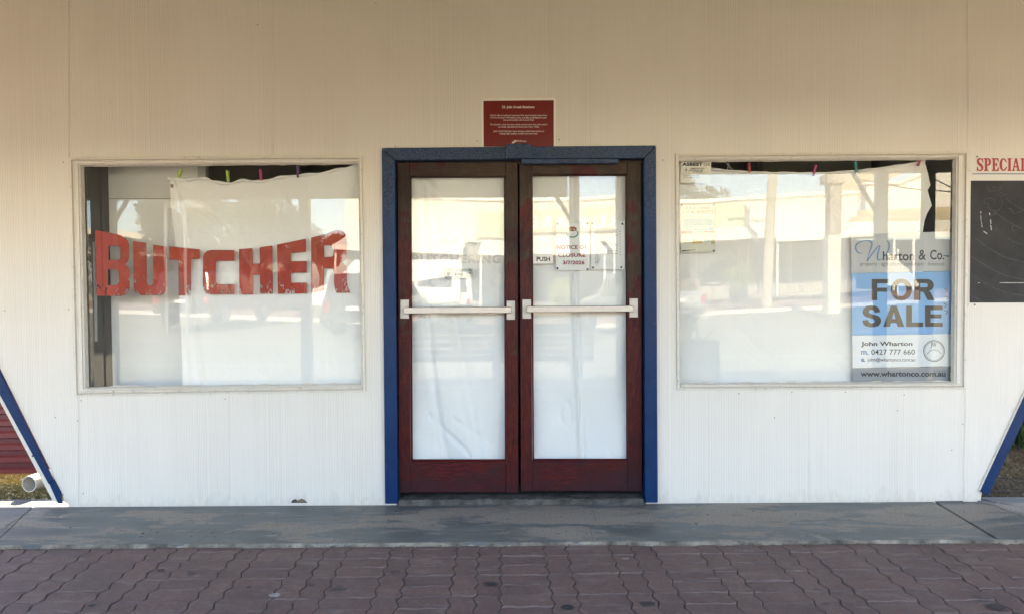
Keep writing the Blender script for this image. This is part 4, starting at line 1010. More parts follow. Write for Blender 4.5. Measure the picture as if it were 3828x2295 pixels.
decal('amic_sticker', 'clear AMIC sticker with a dark arc, rightmost on the left door glass', mk3, [(1732.5,1004),(1769,1004),(1769,1042),(1732.5,1042)], (.52,.58,.58))
# asbestos label
yA = .0485
t = sheet_thing('asbestos_label', [(2545,605),(2659,604.5),(2657,640),(2657.5,682),(2655,684.5),(2544,685.5)], yA, (.84,.80,.72), 'cream ASBESTOS warning label in the upper left corner of the right window', 'label')
m = MB(); text_fit(m, 'ASBEST', (2550,609,2627,622), yA-.0006, .06, 1.05); text_fit(m, 'ASBESTOS CONT', (2581,629,2634,633.5), yA-.0006, .04); text_fit(m, 'MATERIALS ARE', (2578,635.5,2628,640), yA-.0006, .04); text_fit(m, 'AT THIS PRO', (2588,642,2627,646), yA-.0006, .04)
stroke(m, [(2565,628),(2580,652),(2550,652)], 1.6, yA-.0006, closed=True); stroke(m, [(2565,634),(2565,644)], [3.6,2.2], yA-.0006); stroke(m, [(2565,646.5),(2565,649)], 2.6, yA-.0006); m.build('black_print', BLACK, t)
m = MB(); text_fit(m, 'OS', (2629,609,2655,622), yA-.0006, .06, 1.05); text_fit(m, 'CONTACT PROPER', (2553,656,2615,660), yA-.0006, .03); text_fit(m, 'FOR ASBESTOS I', (2557,662.5,2614,666.5), yA-.0006, .03); m.build('faded_print', plain('faded_print', (.36,.33,.28)), t)
# markets poster
yM = .066
t = sheet_thing('markets_poster', [(2547,764),(2672,763),(2673,944),(2546,945)], yM, (.66,.66,.56), 'faded LOCAL MARKETS poster low on the left side of the right window', 'poster')
m = MB(); text_fit(m, 'JULIA CREEK', (2562,776,2658,785), yM-.0006, .05); text_fit(m, 'LOCAL MARKETS', (2552,787,2668,799.5), yM-.0006, .05); m.build('orange_lettering', plain('faded_orange', (.50,.20,.08)), t)
m = MB(); text_fit(m, '8am - 12pm', (2590,801.5,2625,807), yM-.0006, .02); text_fit(m, 'Held @ Peter Dawes Park', (2561,808.5,2650,814.5), yM-.0006, .02); m.build('grey_lettering', plain('faded_grey', (.24,.30,.26)), t)
MB().prism(pixpoly([(2556,820),(2666,819),(2666,861),(2556,862)], yM), yM-.0008, yM-.0001).build('blue_panel', plain('faded_blue', (.10,.28,.36)), t)
m = MB(); text_fit(m, 'www.juliacreek.com.au', (2596,844,2662,849), yM-.0014); text_fit(m, 'local stalls', (2612,850,2650,855), yM-.0014); m.build('white_lettering', plain('poster_white', (.7,.72,.7)), t)
for i, (a, b_, c, c1, cc) in enumerate(((2547,2588,865,874,(.52,.24,.16)),(2590,2630,865,872,(.30,.44,.34)),(2632,2672,864,870,(.52,.24,.16)),(2549,2580,898,908,(.45,.42,.28)),(2588,2625,898,912,(.60,.42,.16)),(2632,2656,896,904,(.30,.44,.40)),(2658,2672,895,914,(.45,.40,.20)))):
    MB().prism(pixpoly(px_rect(a, c, b_, c1), yM), yM-.0008, yM-.0001).build('colour_block', plain('poster_block_%d' % i, cc), t)
m = MB(); stroke(m, [(2549,939),(2600,935)], [5, 1.5], yM-.0006); m.build('torn_tape', DARK, t); dots(t, [(2549,766),(2669,766),(2669,939)], yM-.003)

# ================================================================== beside the shop
# left gap: low maroon fence of ribbed sheet, drain pipe
fn = empty('ribbed_fence', (-3.6, .66, 0), 'low maroon fence of horizontal ribbed steel sheet left of the shop', 'fence')
MAR = simple('maroon_steel', (.135, .028, .032), .38, .06, 2, .05)
YF = 1.2; Zf = P(60, 1769, YF)[1]
for k in range(9):
    z0_ = Zf+k*.0965; m = MB(); vs = [(x, YF+dy, z0_+dz) for x in (-7.0, -2.79) for dy, dz in ((0, 0), (0, .030), (.030, .042), (.030, .078), (0, .090), (0, .0965))]
    m.add(vs, [(i_, i_+1, 7+i_, 6+i_) for i_ in range(5)]); m.build('ribbed_sheet', MAR, fn)
ztop = Zf+9*.0965
MB().box(-7.0, -2.79, YF+.01, YF+.03, ztop+.115, 2.0).build('sun_block_sheet', MAR, fn)  # unseen sheet, added so sun passes only through the slit below it
for xx in (-6.95, -4.9, -2.73): MB().box(xx-.02, xx+.02, YF+.04, YF+.08, -.22, 2.0).build('post', MAR, fn)
print('fence top', ztop)
m = MB(); a = Vector((P(108, 1808, .23)[0], .23, P(108, 1808, .23)[1])); b_ = a+Vector((.09, .55, .0))
r0 = .054
m.tube([a, b_], r0, 24, cap=False); m.tube([a+Vector((.001, .002, 0)), b_], r0*.90, 24, cap=False)
# rim
pts = []
t_ = (b_-a).normalized(); ref = Vector((0, 0, 1)); aa = t_.cross(ref).normalized(); bb2 = t_.cross(aa)
vs = [a+(aa*math.cos(k*math.pi/12)+bb2*math.sin(k*math.pi/12))*rr_ for rr_ in (r0, r0*.9) for k in range(24)]
m.add(vs, [(k, (k+1) % 24, 24+(k+1) % 24, 24+k) for k in range(24)])
o = m.build('drain_pipe', simple('cream_pvc', (.60, .57, .50), .45, .05, 5, .05), None, smooth=False)
tag(o, 'open cream plastic pipe lying on the grass at the left corner', 'pipe')
# grass, litter and leaves in the two side gaps
def tufts(name, x0, x1, y0, y1, n, h, c1, lb, seed, z=0.0):
    rr = random.Random(seed); m = MB()
    for i in range(n):
        X = rr.uniform(x0, x1); Y = rr.uniform(y0, y1); hh = h*rr.uniform(.3, 1); a = rr.uniform(0, 6.28); w_ = rr.uniform(.003, .008); lean = rr.uniform(-.8, .8)*hh
        dx, dy = math.cos(a)*w_, math.sin(a)*w_
        if name == 'dry_grass': z = -.05-.162*min(1, max(0, (Y-.15)/1.05))+.02
        m.add([(X-dx, Y-dy, z-.02), (X+dx, Y+dy, z-.02), (X+dx*.6+lean*.4, Y+dy*.6+lean*.3, z+hh*.6-.02), (X+lean, Y+lean*.7, z+hh-.02)], [(0, 1, 2), (1, 3, 2)])
    nn = N(name+'_mat'); p = nn.coords(); c = nn.ramp(nn.noise(p, 30, 3), (.3, c1[0]), (.7, c1[1]))
    o = m.build(name, nn.fin(c, .8), None); return tag(o, lb, 'grass', kind='stuff')
tufts('dry_grass', -4.9, -2.72, .2, 1.9, 15000, .075, ((.10,.095,.03), (.34,.28,.12)), 'patchy dry grass in the gap left of the shop', 1)
tufts('leaf_litter', 2.92, 5.2, .12, 3.0, 9000, .035, ((.05,.035,.02), (.20,.14,.08)), 'dark leaf litter on the soil right of the shop', 2)
tufts('green_weeds', 3.0, 4.6, 1.5, 3.2, 3500, .35, ((.02,.045,.012), (.06,.11,.03)), 'green weeds in the shade behind the right corner', 3)
def flakes(name, x0, x1, y0, y1, n, zf, lb, seed, ca, cb):
    rr = random.Random(seed); m = MB()
    for i in range(n):
        X = rr.uniform(x0, x1); Y = rr.uniform(y0, y1); z = zf(Y)+rr.uniform(.0, .03); u = Vector((rr.gauss(0, 1), rr.gauss(0, 1), rr.gauss(0, .5))).normalized()*rr.uniform(.006, .018); v = u.orthogonal().normalized()*rr.uniform(.004, .010)
        c = Vector((X, Y, z)); m.add([c-u, c+v, c+u, c-v], [(0, 1, 2, 3)])
    nn = N(name+'_mat'); cc = nn.ramp(nn.noise(nn.coords(), 55, 2), (.42, ca), (.58, cb)); o = m.build(name, nn.fin(cc, .85), None); return tag(o, lb, 'leaves', kind='stuff')
flakes('fallen_leaves', -4.9, -2.74, .18, 1.5, 5200, lambda Y: -.05-.162*min(1, max(0, (Y-.15)/1.05))+.02, 'dry fallen leaves over the grass beside the pipe', 41, (.05,.035,.018), (.52,.44,.27))
flakes('mulch', 2.93, 5.2, .12, 3.2, 6500, lambda Y: -.03, 'dark mulch on the soil right of the shop', 42, (.012,.010,.008), (.20,.16,.11))
gt = empty('drain_grate', (P(3720, 1835, .25)[0], .25, .02), 'dark wire drain grate behind the right corner of the shop', 'grate')
for k in range(9):
    m = MB(); m.tube([(3.02+k*.04, .14, .02), (3.10+k*.04, .42, .035)], .003, 5); m.build('wire', DARK, gt)
m = MB(); m.tube([(2.98, .14, .02), (3.42, .14, .02)], .004, 5); m.tube([(3.06, .42, .035), (3.5, .42, .035)], .004, 5); m.build('wire_frame', DARK, gt)['kind'] = 'stuff'
# timber paling fence further back on the right, keeps that side in shade
nf = empty('neighbour_wall', (5.6, 1.5, 0), 'dark neighbouring side wall right of the shop', 'wall')
MB().box(5.3, 5.5, .1, 9, -.03, 3.6).build('side_cladding', simple('neighbour_cladding', (.16,.15,.13), .8), nf)
MB().box(2.95, 5.25, 3.4, 3.5, -.03, 3.0).build('rear_cladding', simple('neighbour_rear', (.12,.11,.10), .8), nf)

TR = 28
# ================================================================== the verandah over the footpath
AW = empty('street_awning', (0, -3.8, 0), 'sloping street awning on slim grey posts over the footpath', 'awning')
SOF = simple('cream_soffit', (.46, .355, .165), .7, .08, 3, .1); IRON = simple('awning_iron', (.42,.42,.41), .5)
GREY = simple('grey_post_paint', (.20,.20,.195), .5, .05, 4, .05)
zi, zo, yo = 3.36, 2.78, -3.85
m = MB(); m.add([(-9, -.03, zi), (9, -.03, zi), (9, yo, zo), (-9, yo, zo)], [(0, 1, 2, 3)]); m.build('soffit', SOF, AW)
m = MB(); m.add([(-9, .06, zi+.16), (9, .06, zi+.16), (9, yo-.05, zo+.12), (-9, yo-.05, zo+.12)], [(0, 3, 2, 1)]); m.build('roof_sheet', IRON, AW)
for k in range(16):
    x = -8.7+k*1.16; m = MB(); m.add([(x-.03, -.03, zi-.004), (x+.03, -.03, zi-.004), (x+.03, yo, zo-.004), (x-.03, yo, zo-.004), (x-.03, -.03, zi-.03), (x+.03, -.03, zi-.03), (x+.03, yo, zo-.03), (x-.03, yo, zo-.03)], [(4,5,6,7),(0,4,7,3),(1,2,6,5),(0,1,5,4),(3,7,6,2)]); m.build('rafter', SOF, AW)
zf0 = M(1700, 737, 3.88)[1]
for xa, xb in ((-9, .62), (1.42, 9)):
    MB().box(xa, xb, yo-.06, yo-.01, (M(2900, 647, 3.86, TR)[1] if xa > 0 else zf0), zo+.14).build('fascia', simple('fascia_board', (.33,.31,.27), .6), AW)
MB().box(.62, 1.42, yo-.06, yo-.01, zo+.02, zo+.14).build('fascia', SOF, AW)
def post(px, D, tilt=0, w_=.055, mat=GREY):
    X = M(px, 900, D, tilt)[0]; MB().box(X-w_, X+w_, -D-w_, -D+w_, zslope(-D)-.02, zo+.05).build('post', mat, AW)
    return X
for px, tl in ((352, 0), (1133, 0), (2150, 0), (2325, 0), (3306, TR), (3482, TR), (395, 0)): post(px, 3.82, tl)  # first post and its brace are extras, added to darken the mirrored left edge
for px, s_ in ((352, 1), (1133, -1), (2150, -1), (2325, 1), (3306, -1), (395, 1)):
    X = M(px, 900, 3.82)[0]; m = MB(); m.tube([(X, -3.82, 2.05), (X+s_*.38, -3.82, zf0+.28)], .025, 6); m.build('brace', GREY, AW)

# ================================================================== street
def hs(X, D):      # the street climbs gently both ways beyond the carriageway crown
    k = min(1, max(0, (D-9)/10)); return .05*(math.sqrt((X-1)**2+6)-2.45)*k
def terrain(name, D0, D1, xr, c, nD=14, nX=60, dz=0.0, rough=.85, bscale=90):
    m = MB(); vs = []; fs = []
    for j in range(nD+1):
        D = D0+(D1-D0)*j/nD
        for i in range(nX+1):
            X = -xr+2*xr*i/nX; vs.append((X, -D, zslope(-6.2)-.10+dz+hs(X, D)))
    for j in range(nD):
        for i in range(nX): a = j*(nX+1)+i; fs.append((a, a+nX+1, a+nX+2, a+1))
    m.add(vs, fs); o = m.build(name, simple(name+'_mat', c, rough, .18, .8, .4, bscale, bdist=.01), None); return tag(o, kind='structure')
terrain('road', 6.35, 23.0, 45, (.225,.205,.145))
terrain('opposite_footpath', 23.0, 30.2, 45, (.33,.20,.15), 4, 60, .13)
m = MB(); vs = []
for i in range(61):
    X = -45+1.5*i
    for D, z in ((22.85, .0), (22.85, .135), (23.0, .135)): vs.append((X, -D, zslope(-6.2)-.10+z+hs(X, D)))
m.add(vs, [(i*3+k, i*3+k+1, i*3+3+k+1, i*3+3+k) for i in range(60) for k in (0, 1)]); tag(m.build('far_kerb', simple('kerb_concrete', (.52,.49,.44), .8), None), kind='structure')
m = MB(); m.slab([(-45, -6.2), (45, -6.2), (45, -6.36), (-45, -6.36)], -.28, zslope(-6.2)+.004); tag(m.build('near_kerb', simple('kerb_concrete_near', (.45,.42,.38), .8), None), kind='structure')
m = MB()
for D in (10.2, 14.6):
    for i in range(60):
        xa, xb = -45+1.5*i, -43.5+1.5*i
        m.add([(x, -d, zslope(-6.2)-.094+hs(x, d)) for x, d in ((xa, D), (xb, D), (xb, D+.12), (xa, D+.12))], [(0, 3, 2, 1)])
tag(m.build('road_marking', simple('road_white', (.62,.60,.54), .7), None), kind='structure')
m = MB(); m.add([(-9, -.7, -.03), (-9, -6.35, -.14), (-60, -6.35, -.14), (-60, -.7, -.03)], [(0, 1, 2, 3)]); m.add([(9, -.7, -.03), (60, -.7, -.03), (60, -6.35, -.14), (9, -6.35, -.14)], [(0, 1, 2, 3)]); tag(m.build('side_footpath', simple('far_paving', (.16,.10,.09), .8), None), kind='structure')
m = MB(); m.add([(-400, -30.2, -.2), (-400, -500, -.2), (400, -500, -.2), (400, -30.2, -.2)], [(0, 1, 2, 3)]); tag(m.build('far_ground', simple('far_dirt', (.26,.20,.14), .9), None), kind='structure')

CRM = simple('cream_cladding', (.76,.73,.66), .55, .04, 2, .05); CAPM = simple('white_capping', (.80,.78,.72), .5, .03, 2, 0)
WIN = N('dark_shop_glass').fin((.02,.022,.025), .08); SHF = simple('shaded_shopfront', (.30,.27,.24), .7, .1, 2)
def ribbed(name, x0, x1, zb, zt, D, parent, pitch=.17, mat=CRM):
    m = MB(); prof = []; x = x0
    while x < x1:
        prof += [(x, 0), (x+pitch*.62, 0), (x+pitch*.68, .07), (x+pitch*.92, .07)]; x += pitch
    prof = [(min(a, x1), b) for a, b in prof]; n = len(prof)
    vs = [(a, -D+b, zb+hs(a, D)) for a, b in prof]+[(a, -D+b, zt+hs(a, D)) for a, b in prof]
    m.add(vs, [(i, i+1, n+i+1, n+i) for i in range(n-1)]); return m.build(name, mat, parent)
def sbox(x0, x1, D0, D1, z0, z1, m=None, step=1.5):   # box that follows the street's slope
    m = m or MB(); n = max(1, int((x1-x0)/step))
    for i in range(n):
        a, b = x0+(x1-x0)*i/n, x0+(x1-x0)*(i+1)/n; ha, hb = hs(a, 20), hs(b, 20)
        m.add([(a,-D0,z0+ha),(b,-D0,z0+hb),(b,-D1,z0+hb),(a,-D1,z0+ha),(a,-D0,z1+ha),(b,-D0,z1+hb),(b,-D1,z1+hb),(a,-D1,z1+ha)], [(0,3,2,1),(4,5,6,7),(0,1,5,4),(1,2,6,5),(2,3,7,6),(3,0,4,7)])
    return m
Db = 30.0
zc = lambda py, D=Db: (1068-py)/F*(DIST+D)+EYE
xL, xR_ = M(1290, 900, Db)[0], M(3205, 900, Db, TR)[0]
hw = empty('hardware_store', ((xL+xR_)/2, -Db, 0), 'long cream ribbed shop block with awning across the street, seen mirrored in the glass', 'shop')
XS = M(2490, 0, Db)[0]
zRt = M(2560, 760, Db, TR)[1]-hs(M(2560, 760, Db)[0], 20); zRb = M(2700, 872, Db, TR)[1]-hs(M(2700, 872, Db)[0], 20)
ribbed('ribbed_parapet', xL, XS, zc(908), zc(752), Db, hw)
sbox(xL, XS, Db-.12, Db+.2, zc(752)-.02, zc(742)).build('parapet_cap', CAPM, hw)
ribbed('ribbed_parapet', XS, xR_, zRb, zRt, Db, hw)
sbox(XS, xR_, Db-.12, Db+.2, zRt-.02, zRt+.14).build('parapet_cap', CAPM, hw)
sbox(xL, xR_, Db+.3, Db+9, 0, zRb+.4).build('main_block', CRM, hw)
ax0 = [(xL, M(1735, 0, Db)[0]), (M(1790, 0, Db)[0], M(2240, 0, Db)[0]), (M(2260, 0, Db)[0], M(2818, 0, Db)[0]), (M(2835, 0, Db)[0], xR_)]
for a, b in ax0:
    m = MB(); h0, h1 = hs(a, 20), hs(b, 20); z1, z0 = (zc(908), zc(938, 27.5)) if a < XS-1 else (zRb, zRb-.42)
    m.add([(a,-27.5,z0+h0),(b,-27.5,z0+h1),(b,-Db,z1+h1),(a,-Db,z1+h0),(a,-27.5,z0-.06+h0),(b,-27.5,z0-.06+h1),(b,-Db,z1-.06+h1),(a,-Db,z1-.06+h0)], [(0,1,2,3),(4,7,6,5),(0,4,5,1),(1,5,6,2),(3,2,6,7),(0,3,7,4)])
    m.build('awning_roof', CAPM, hw); sbox(a, b, 27.4, 27.5, z0-.2, z0+.02).build('awning_fascia', CAPM, hw)
    for q_ in (a+.1, b-.1):
        m = MB(); m.tube([(q_, -27.6, .1+hs(q_, 20)), (q_, -27.6, zc(945, 27.5)+hs(q_, 20))], .05, 8); m.build('awning_post', CAPM, hw)
sbox(xL, xR_, Db-.02, Db+.2, 0.0, zRb).build('shopfront', SHF, hw)
x = xL+.5; rr = random.Random(8)
while x < xR_-2.4:
    wd_ = rr.uniform(1.6, 3.2); sbox(x, x+wd_, Db-.06, Db-.03, .65, 2.55).build('window', WIN, hw)
    sbox(x-.06, x, Db-.09, Db-.03, .6, 2.6).build('window_frame', CAPM, hw); x += wd_+rr.uniform(.15, .6)
for (pa, pb, tl, y0_, y1_) in ((1772, 1888, 0, 797, 892), (2672, 2787, TR, 765, 862)):
    a, b = M(pa, 0, Db)[0], M(pb, 0, Db)[0]; za, zb_ = (zc(y1_), zc(y0_)) if tl == 0 else (zc(y1_+TR)-hs(b, 20), zc(y0_+TR)-hs(b, 20))
    sbox(a, b, Db-.20, Db-.14, za, zb_, step=20).build('sign_panel', simple('pale_green_panel', (.50,.54,.38), .6, .05), hw)
a, b = M(1960, 0, Db)[0], M(2480, 0, Db)[0]
sbox(a, b, Db-.20, Db-.14, zc(872), zc(790), step=20).build('sign_panel', simple('buff_panel', (.60,.54,.40), .6, .05), hw)
m = MB(); xa = M(1975, 0, Db)[0]; xb = M(2425, 0, Db)[0]
text_fit(m, 'HARDWARE', (0, 0, 1, 1), -Db+.215, .02, 1.35, mapf=lambda u, v: (xb+(xa-xb)*u, zc(808)+(zc(856)-zc(808))*v)); m.build('sign_lettering', simple('sign_letter_white', (.85,.84,.78), .5), hw)
sbox(xL, xR_, 27.9, 29.9, .10, .14).build('shop_step', simple('shop_step', (.42,.36,.30), .8), hw)
# taller rendered building to the right
rb = empty('gabled_hall', (M(3500, 900, 32, TR)[0], -32, 0), 'white rendered hall with a low gable across the street', 'hall')
T = lambda px, py, D=32: (M(px, py, D, TR))
pts = [T(3240, 870), T(3240, 690), T(3365, 688), T(3590, 592), T(4100, 380), T(4700, 640), T(4700, 870)]
MB().prism(pts, -32.6, -32.0).build('gable_wall', simple('white_render', (.76,.73,.66), .7, .04, 2, .1), rb)
MB().prism([T(3238, 690, 31.9), T(3238, 683, 31.9), T(3366, 680, 31.9), T(4100, 372, 31.9), T(4100, 382, 31.9), T(3367, 690, 31.9)], -32.1, -31.85).build('gable_capping', CAPM, rb)
m = MB(); r1 = [T(3190, 788, 31.9), T(3800, 765, 31.9)]; r2 = [T(3170, 832, 28.5), T(3800, 818, 28.5)]
m.add([(r1[0][0], -31.9, r1[0][1]), (r1[1][0], -31.9, r1[1][1]), (r2[1][0], -28.5, r2[1][1]), (r2[0][0], -28.5, r2[0][1])], [(0, 3, 2, 1)])
m.build('verandah_roof', simple('buff_roof_iron', (.52,.42,.25), .6, .15, 1.5), rb)
MB().prism([T(3170, 832, 28.4), T(3800, 818, 28.4), T(3800, 880, 28.4), T(3170, 895, 28.4)], -28.5, -28.4).build('verandah_fascia', simple('cream_fascia', (.72,.68,.60), .6), rb)
MB().prism([T(3170, 900, 31.8), T(3900, 890, 31.8), T(3900, 1110, 31.8), T(3170, 1130, 31.8)], -31.95, -31.8).build('shopfront', simple('brown_slatted_front', (.15,.10,.065), .7), rb)
MB().prism([T(3140, 650, 34), T(3190, 655, 34), T(3640, 560, 34), T(3240, 700, 34), T(3150, 880, 34)], -35, -34).build('rear_roof', simple('far_buff_roof', (.50,.42,.28), .6), rb)
for px in (3345, 3420, 3560):
    X = M(px, 900, 28.4)[0]; m = MB(); m.tube([(X, -28.4, hs(X, 22)), (X, -28.4, T(px, 885, 28.4)[1])], .06, 8); m.build('verandah_post', CAPM, rb)
# umbrella shape seen in the poster
cu_ = empty('cafe_umbrella', (T(3385, 1130, 24)[0], -24, .1), 'half folded cream cafe umbrella across the street', 'umbrella')
c0 = T(3360, 960, 24); m = MB(); m.tube([(c0[0], -24, hs(c0[0], 24)), (c0[0], -24, c0[1]+.3)], .03, 8); m.build('pole', CAPM, cu_)
tri_ = [T(3311, 938, 24), T(3311, 1070, 24), T(3443, 1070, 24), T(3400, 1010, 24)]
MB().prism(tri_, -24.25, -23.95).build('canopy', simple('sail_cloth', (.62, .60, .53), .8, .05, 3, .1), cu_)
# left: low buildings and a ribbed container
lb_ = empty('corner_building', (M(700, 900, 36)[0], -36, 0), 'low building with a pale roof at the far left of the mirrored street', 'building')
TL = lambda px, py, D=36: M(px, py, D)
MB().prism([TL(250, 1150), TL(250, 850), TL(420, 862), TL(640, 895), TL(1060, 930), TL(1060, 1150)], -38, -36).build('wall', simple('grey_far_wall', (.30,.28,.26), .8), lb_)
MB().prism([TL(240, 848, 35), TL(420, 858, 35), TL(640, 889, 35), TL(1070, 925, 35), TL(1070, 938, 35), TL(640, 905, 35), TL(240, 866, 35)], -39, -35).build('roof', simple('pale_far_roof', (.60,.55,.46), .6), lb_)
ct = empty('ribbed_tank_house', (TL(538, 900)[0], -40, 0), 'small cream ribbed upper storey behind the low roof', 'building')
a, b = TL(520, 0, 40)[0], TL(562, 0, 40)[0]; ribbed('ribbed_wall', a, b, TL(0, 885, 40)[1]-hs(a, 40), TL(0, 838, 40)[1]-hs(a, 40), 40, ct, .12)
hg = empty('dark_hedge', (M(740, 0, 29)[0], -29, 0), 'dense dark hedge along the opposite footpath, mirrored behind the red letters', 'hedge')
rr = random.Random(55); m = MB(); ha_, hb_ = M(330, 0, 29)[0], M(1110, 0, 29)[0]
for i in range(15000):
    X = rr.uniform(ha_, hb_); top = 2.25+.5*math.sin(X*1.3)+.25*math.sin(X*3.1+1); Z_ = top*rr.random()**.8; Y_ = -29+rr.gauss(0, .45)
    u = Vector((rr.gauss(0, 1), rr.gauss(0, 1), rr.gauss(0, 1))).normalized()*rr.uniform(.07, .14); v = u.orthogonal().normalized()*.05; c = Vector((X, Y_, Z_+hs(X, 29))); m.add([c-u, c+v, c+u, c-v], [(0, 1, 2, 3)])
nn = N('hedge_leaf'); m.build('foliage', nn.fin(nn.ramp(nn.noise(nn.coords(), 2.2, 4), (.35, (.015, .024, .010)), (.65, (.055, .07, .028))), .8), hg)
m = MB(); m.box(ha_, hb_, -29.35, -29.1, 0, 1.7); m.build('branches', simple('hedge_branches', (.02, .018, .012), .9), hg)
# bus shelter rib screen near the left post (thin white uprights)
wsg = empty('white_screen', (M(670, 700, 16)[0], -16, 0), 'tall screen of thin white uprights across the road, mirrored in the left window', 'screen')
za_, zb2 = M(600, 770, 16)[1], M(600, 722, 16)[1]+.6
for k in range(14):
    X = M(600+k*11, 740, 16)[0]; MB().box(X-.018, X+.018, -16.02, -15.98, za_, zb2).build('upright', GREY, wsg)
MB().box(M(596, 0, 16)[0], M(750, 0, 16)[0], -16.03, -15.97, za_-.06, za_).build('rail', GREY, wsg)
for px in (615, 688): X = M(px, 900, 16)[0]; MB().box(X-.04, X+.04, -16.04, -15.96, -.1, za_).build('leg', GREY, wsg)

# trees
def tree(name, X, D, H, spread, seed, lb, cols=((.035,.05,.018), (.13,.15,.06)), trunkh=.35, n=5200, leaf=.16):
    rr = random.Random(seed); g = hs(X, D)-.1
    t = empty(name, (X, -D, g), lb, 'tree'); m = MB()
    m.tube([(X, -D, g), (X+.1*rr.uniform(-1, 1), -D, g+H*trunkh*.6), (X+.2*rr.uniform(-1, 1), -D+.1, g+H*trunkh*1.1)], [.045*H, .034*H, .022*H], 9)
    cl = []
    for k in range(11):
        a = rr.uniform(0, 6.28); r_ = spread*rr.uniform(.25, .85); zz = g+H*rr.uniform(.48, .90)
        e = Vector((X+math.cos(a)*r_, -D+math.sin(a)*r_, zz)); s0 = Vector((X, -D, g+H*trunkh*rr.uniform(.8, 1.1)))
        m.tube([s0, (s0+e)/2+Vector((0, 0, H*.05)), e], [.018*H, .010*H, .004*H], 6); cl.append((e, spread*rr.uniform(.28, .5)))
    m.build('trunk', simple(name+'_bark', (.16,.13,.10), .9, .2, 8), t)
    m = MB()
    for i in range(n):
        e, r_ = cl[rr.randrange(len(cl))]; d = Vector((rr.gauss(0, 1), rr.gauss(0, 1), rr.gauss(0, .75))).normalized()*r_*rr.random()**.4
        c = e+d; s_ = leaf*rr.uniform(.5, 1.1); u = Vector((rr.gauss(0, 1), rr.gauss(0, 1), rr.gauss(0, 1))).normalized()*s_; v = u.orthogonal().normalized()*s_*.45
        m.add([c-u, c+v, c+u, c-v], [(0, 1, 2, 3)])
    nn = N(name+'_leaves'); p = nn.coords(); cc = nn.ramp(nn.noise(p, 1.6, 4), (.35, cols[0]), (.65, cols[1]))
    m.build('crown', nn.fin(cc, .7), t); return t
tree('street_tree', M(930, 0, 26)[0], 26, 5.6, 2.3, 1, 'broad grey-green street tree mirrored in the middle of the left window', n=7000, leaf=.13)
tree('street_tree', M(690, 0, 30)[0], 30, 5.0, 1.9, 2, 'smaller pale street tree mirrored behind the left sheet edge', ((.05,.06,.02), (.17,.17,.07)))
tree('street_tree', M(1190, 0, 38)[0], 38, 4.6, 1.6, 3, 'dark round tree far off beside the white van in the mirrored street', ((.02,.035,.012), (.07,.09,.03)))
tree('street_tree', M(2590, 0, 44)[0], 44, 8.2, 2.6, 4, 'tree rising behind the hardware store parapet', ((.05,.055,.02), (.16,.15,.06)))
tree('street_tree', M(1830, 0, 44)[0], 44, 7.0, 1.6, 5, 'yellowish tree top behind the parapet near the middle of the block', ((.07,.06,.02), (.22,.18,.07)))
# power pole, thick street column
pp = empty('power_pole', (M(2868, 1128, 23.4, TR)[0], -23.4, 0), 'slightly leaning pale timber power pole on the opposite footpath', 'pole')
b0 = M(2868, 1128, 23.6, TR); t0 = M(2893, 560, 23.6, TR); m = MB(); m.tube([(b0[0], -23.6, b0[1]-.2), (t0[0], -23.6, t0[1]), (t0[0]+.1, -23.6, t0[1]+3)], [.20, .17, .14], 12); m.build('shaft', simple('pale_timber', (.42,.38,.32), .8, .15, 3), pp)
m = MB(); m.tube([(t0[0]-.8, -23.6, t0[1]+2.4), (t0[0]+1.0, -23.6, t0[1]+2.5)], .06, 6); m.build('cross_arm', simple('arm_timber', (.25,.22,.18), .8), pp)
cl_ = empty('street_column', (M(3125, 1155, 18.3, TR)[0], -18.3, 0), 'thick square street column with a capital and a mottled pale base', 'column')
b0 = M(3112, 1158, 18.3, TR); t0 = M(3140, 640, 18.3, TR)
m = MB(); m.box(b0[0]-.19, b0[0]+.19, -18.5, -18.1, b0[1]-.1, M(3120, 880, 18.3, TR)[1]); m.build('base', simple('mottled_render', (.50,.49,.42), .8, .3, 6), cl_)
m = MB(); m.box(b0[0]-.15, b0[0]+.21, -18.48, -18.12, M(3120, 880, 18.3, TR)[1], t0[1]+.6); m.build('shaft', simple('column_grey', (.28,.25,.21), .7), cl_)
m = MB(); m.box(b0[0]-.27, b0[0]+.29, -18.58, -18.02, M(3120, 690, 18.3, TR)[1], M(3120, 655, 18.3, TR)[1]); m.build('capital', simple('capital_grey', (.36,.32,.26), .7), cl_)
for k, (pa, pb) in enumerate((((3378, 588), (3578, 712)), ((3200, 668), (3578, 720)), ((3480, 560), (3700, 640)))):
    a, b = M(pa[0], pa[1], 22, TR), M(pb[0], pb[1], 22, TR)
    m = MB(); m.tube([(a[0], -22, a[1]), ((a[0]+b[0])/2, -22, (a[1]+b[1])/2-.12), (b[0], -22, b[1]), (b[0]+6, -22, b[1]-.4)], .022, 5)
    tag(m.build('overhead_wire', DARK, None), ['overhead wire sagging from upper left to lower right before the hall', 'low nearly level overhead wire before the hall', 'uppermost short overhead wire before the hall'][k], 'wire', 'overhead wires in front of the hall')

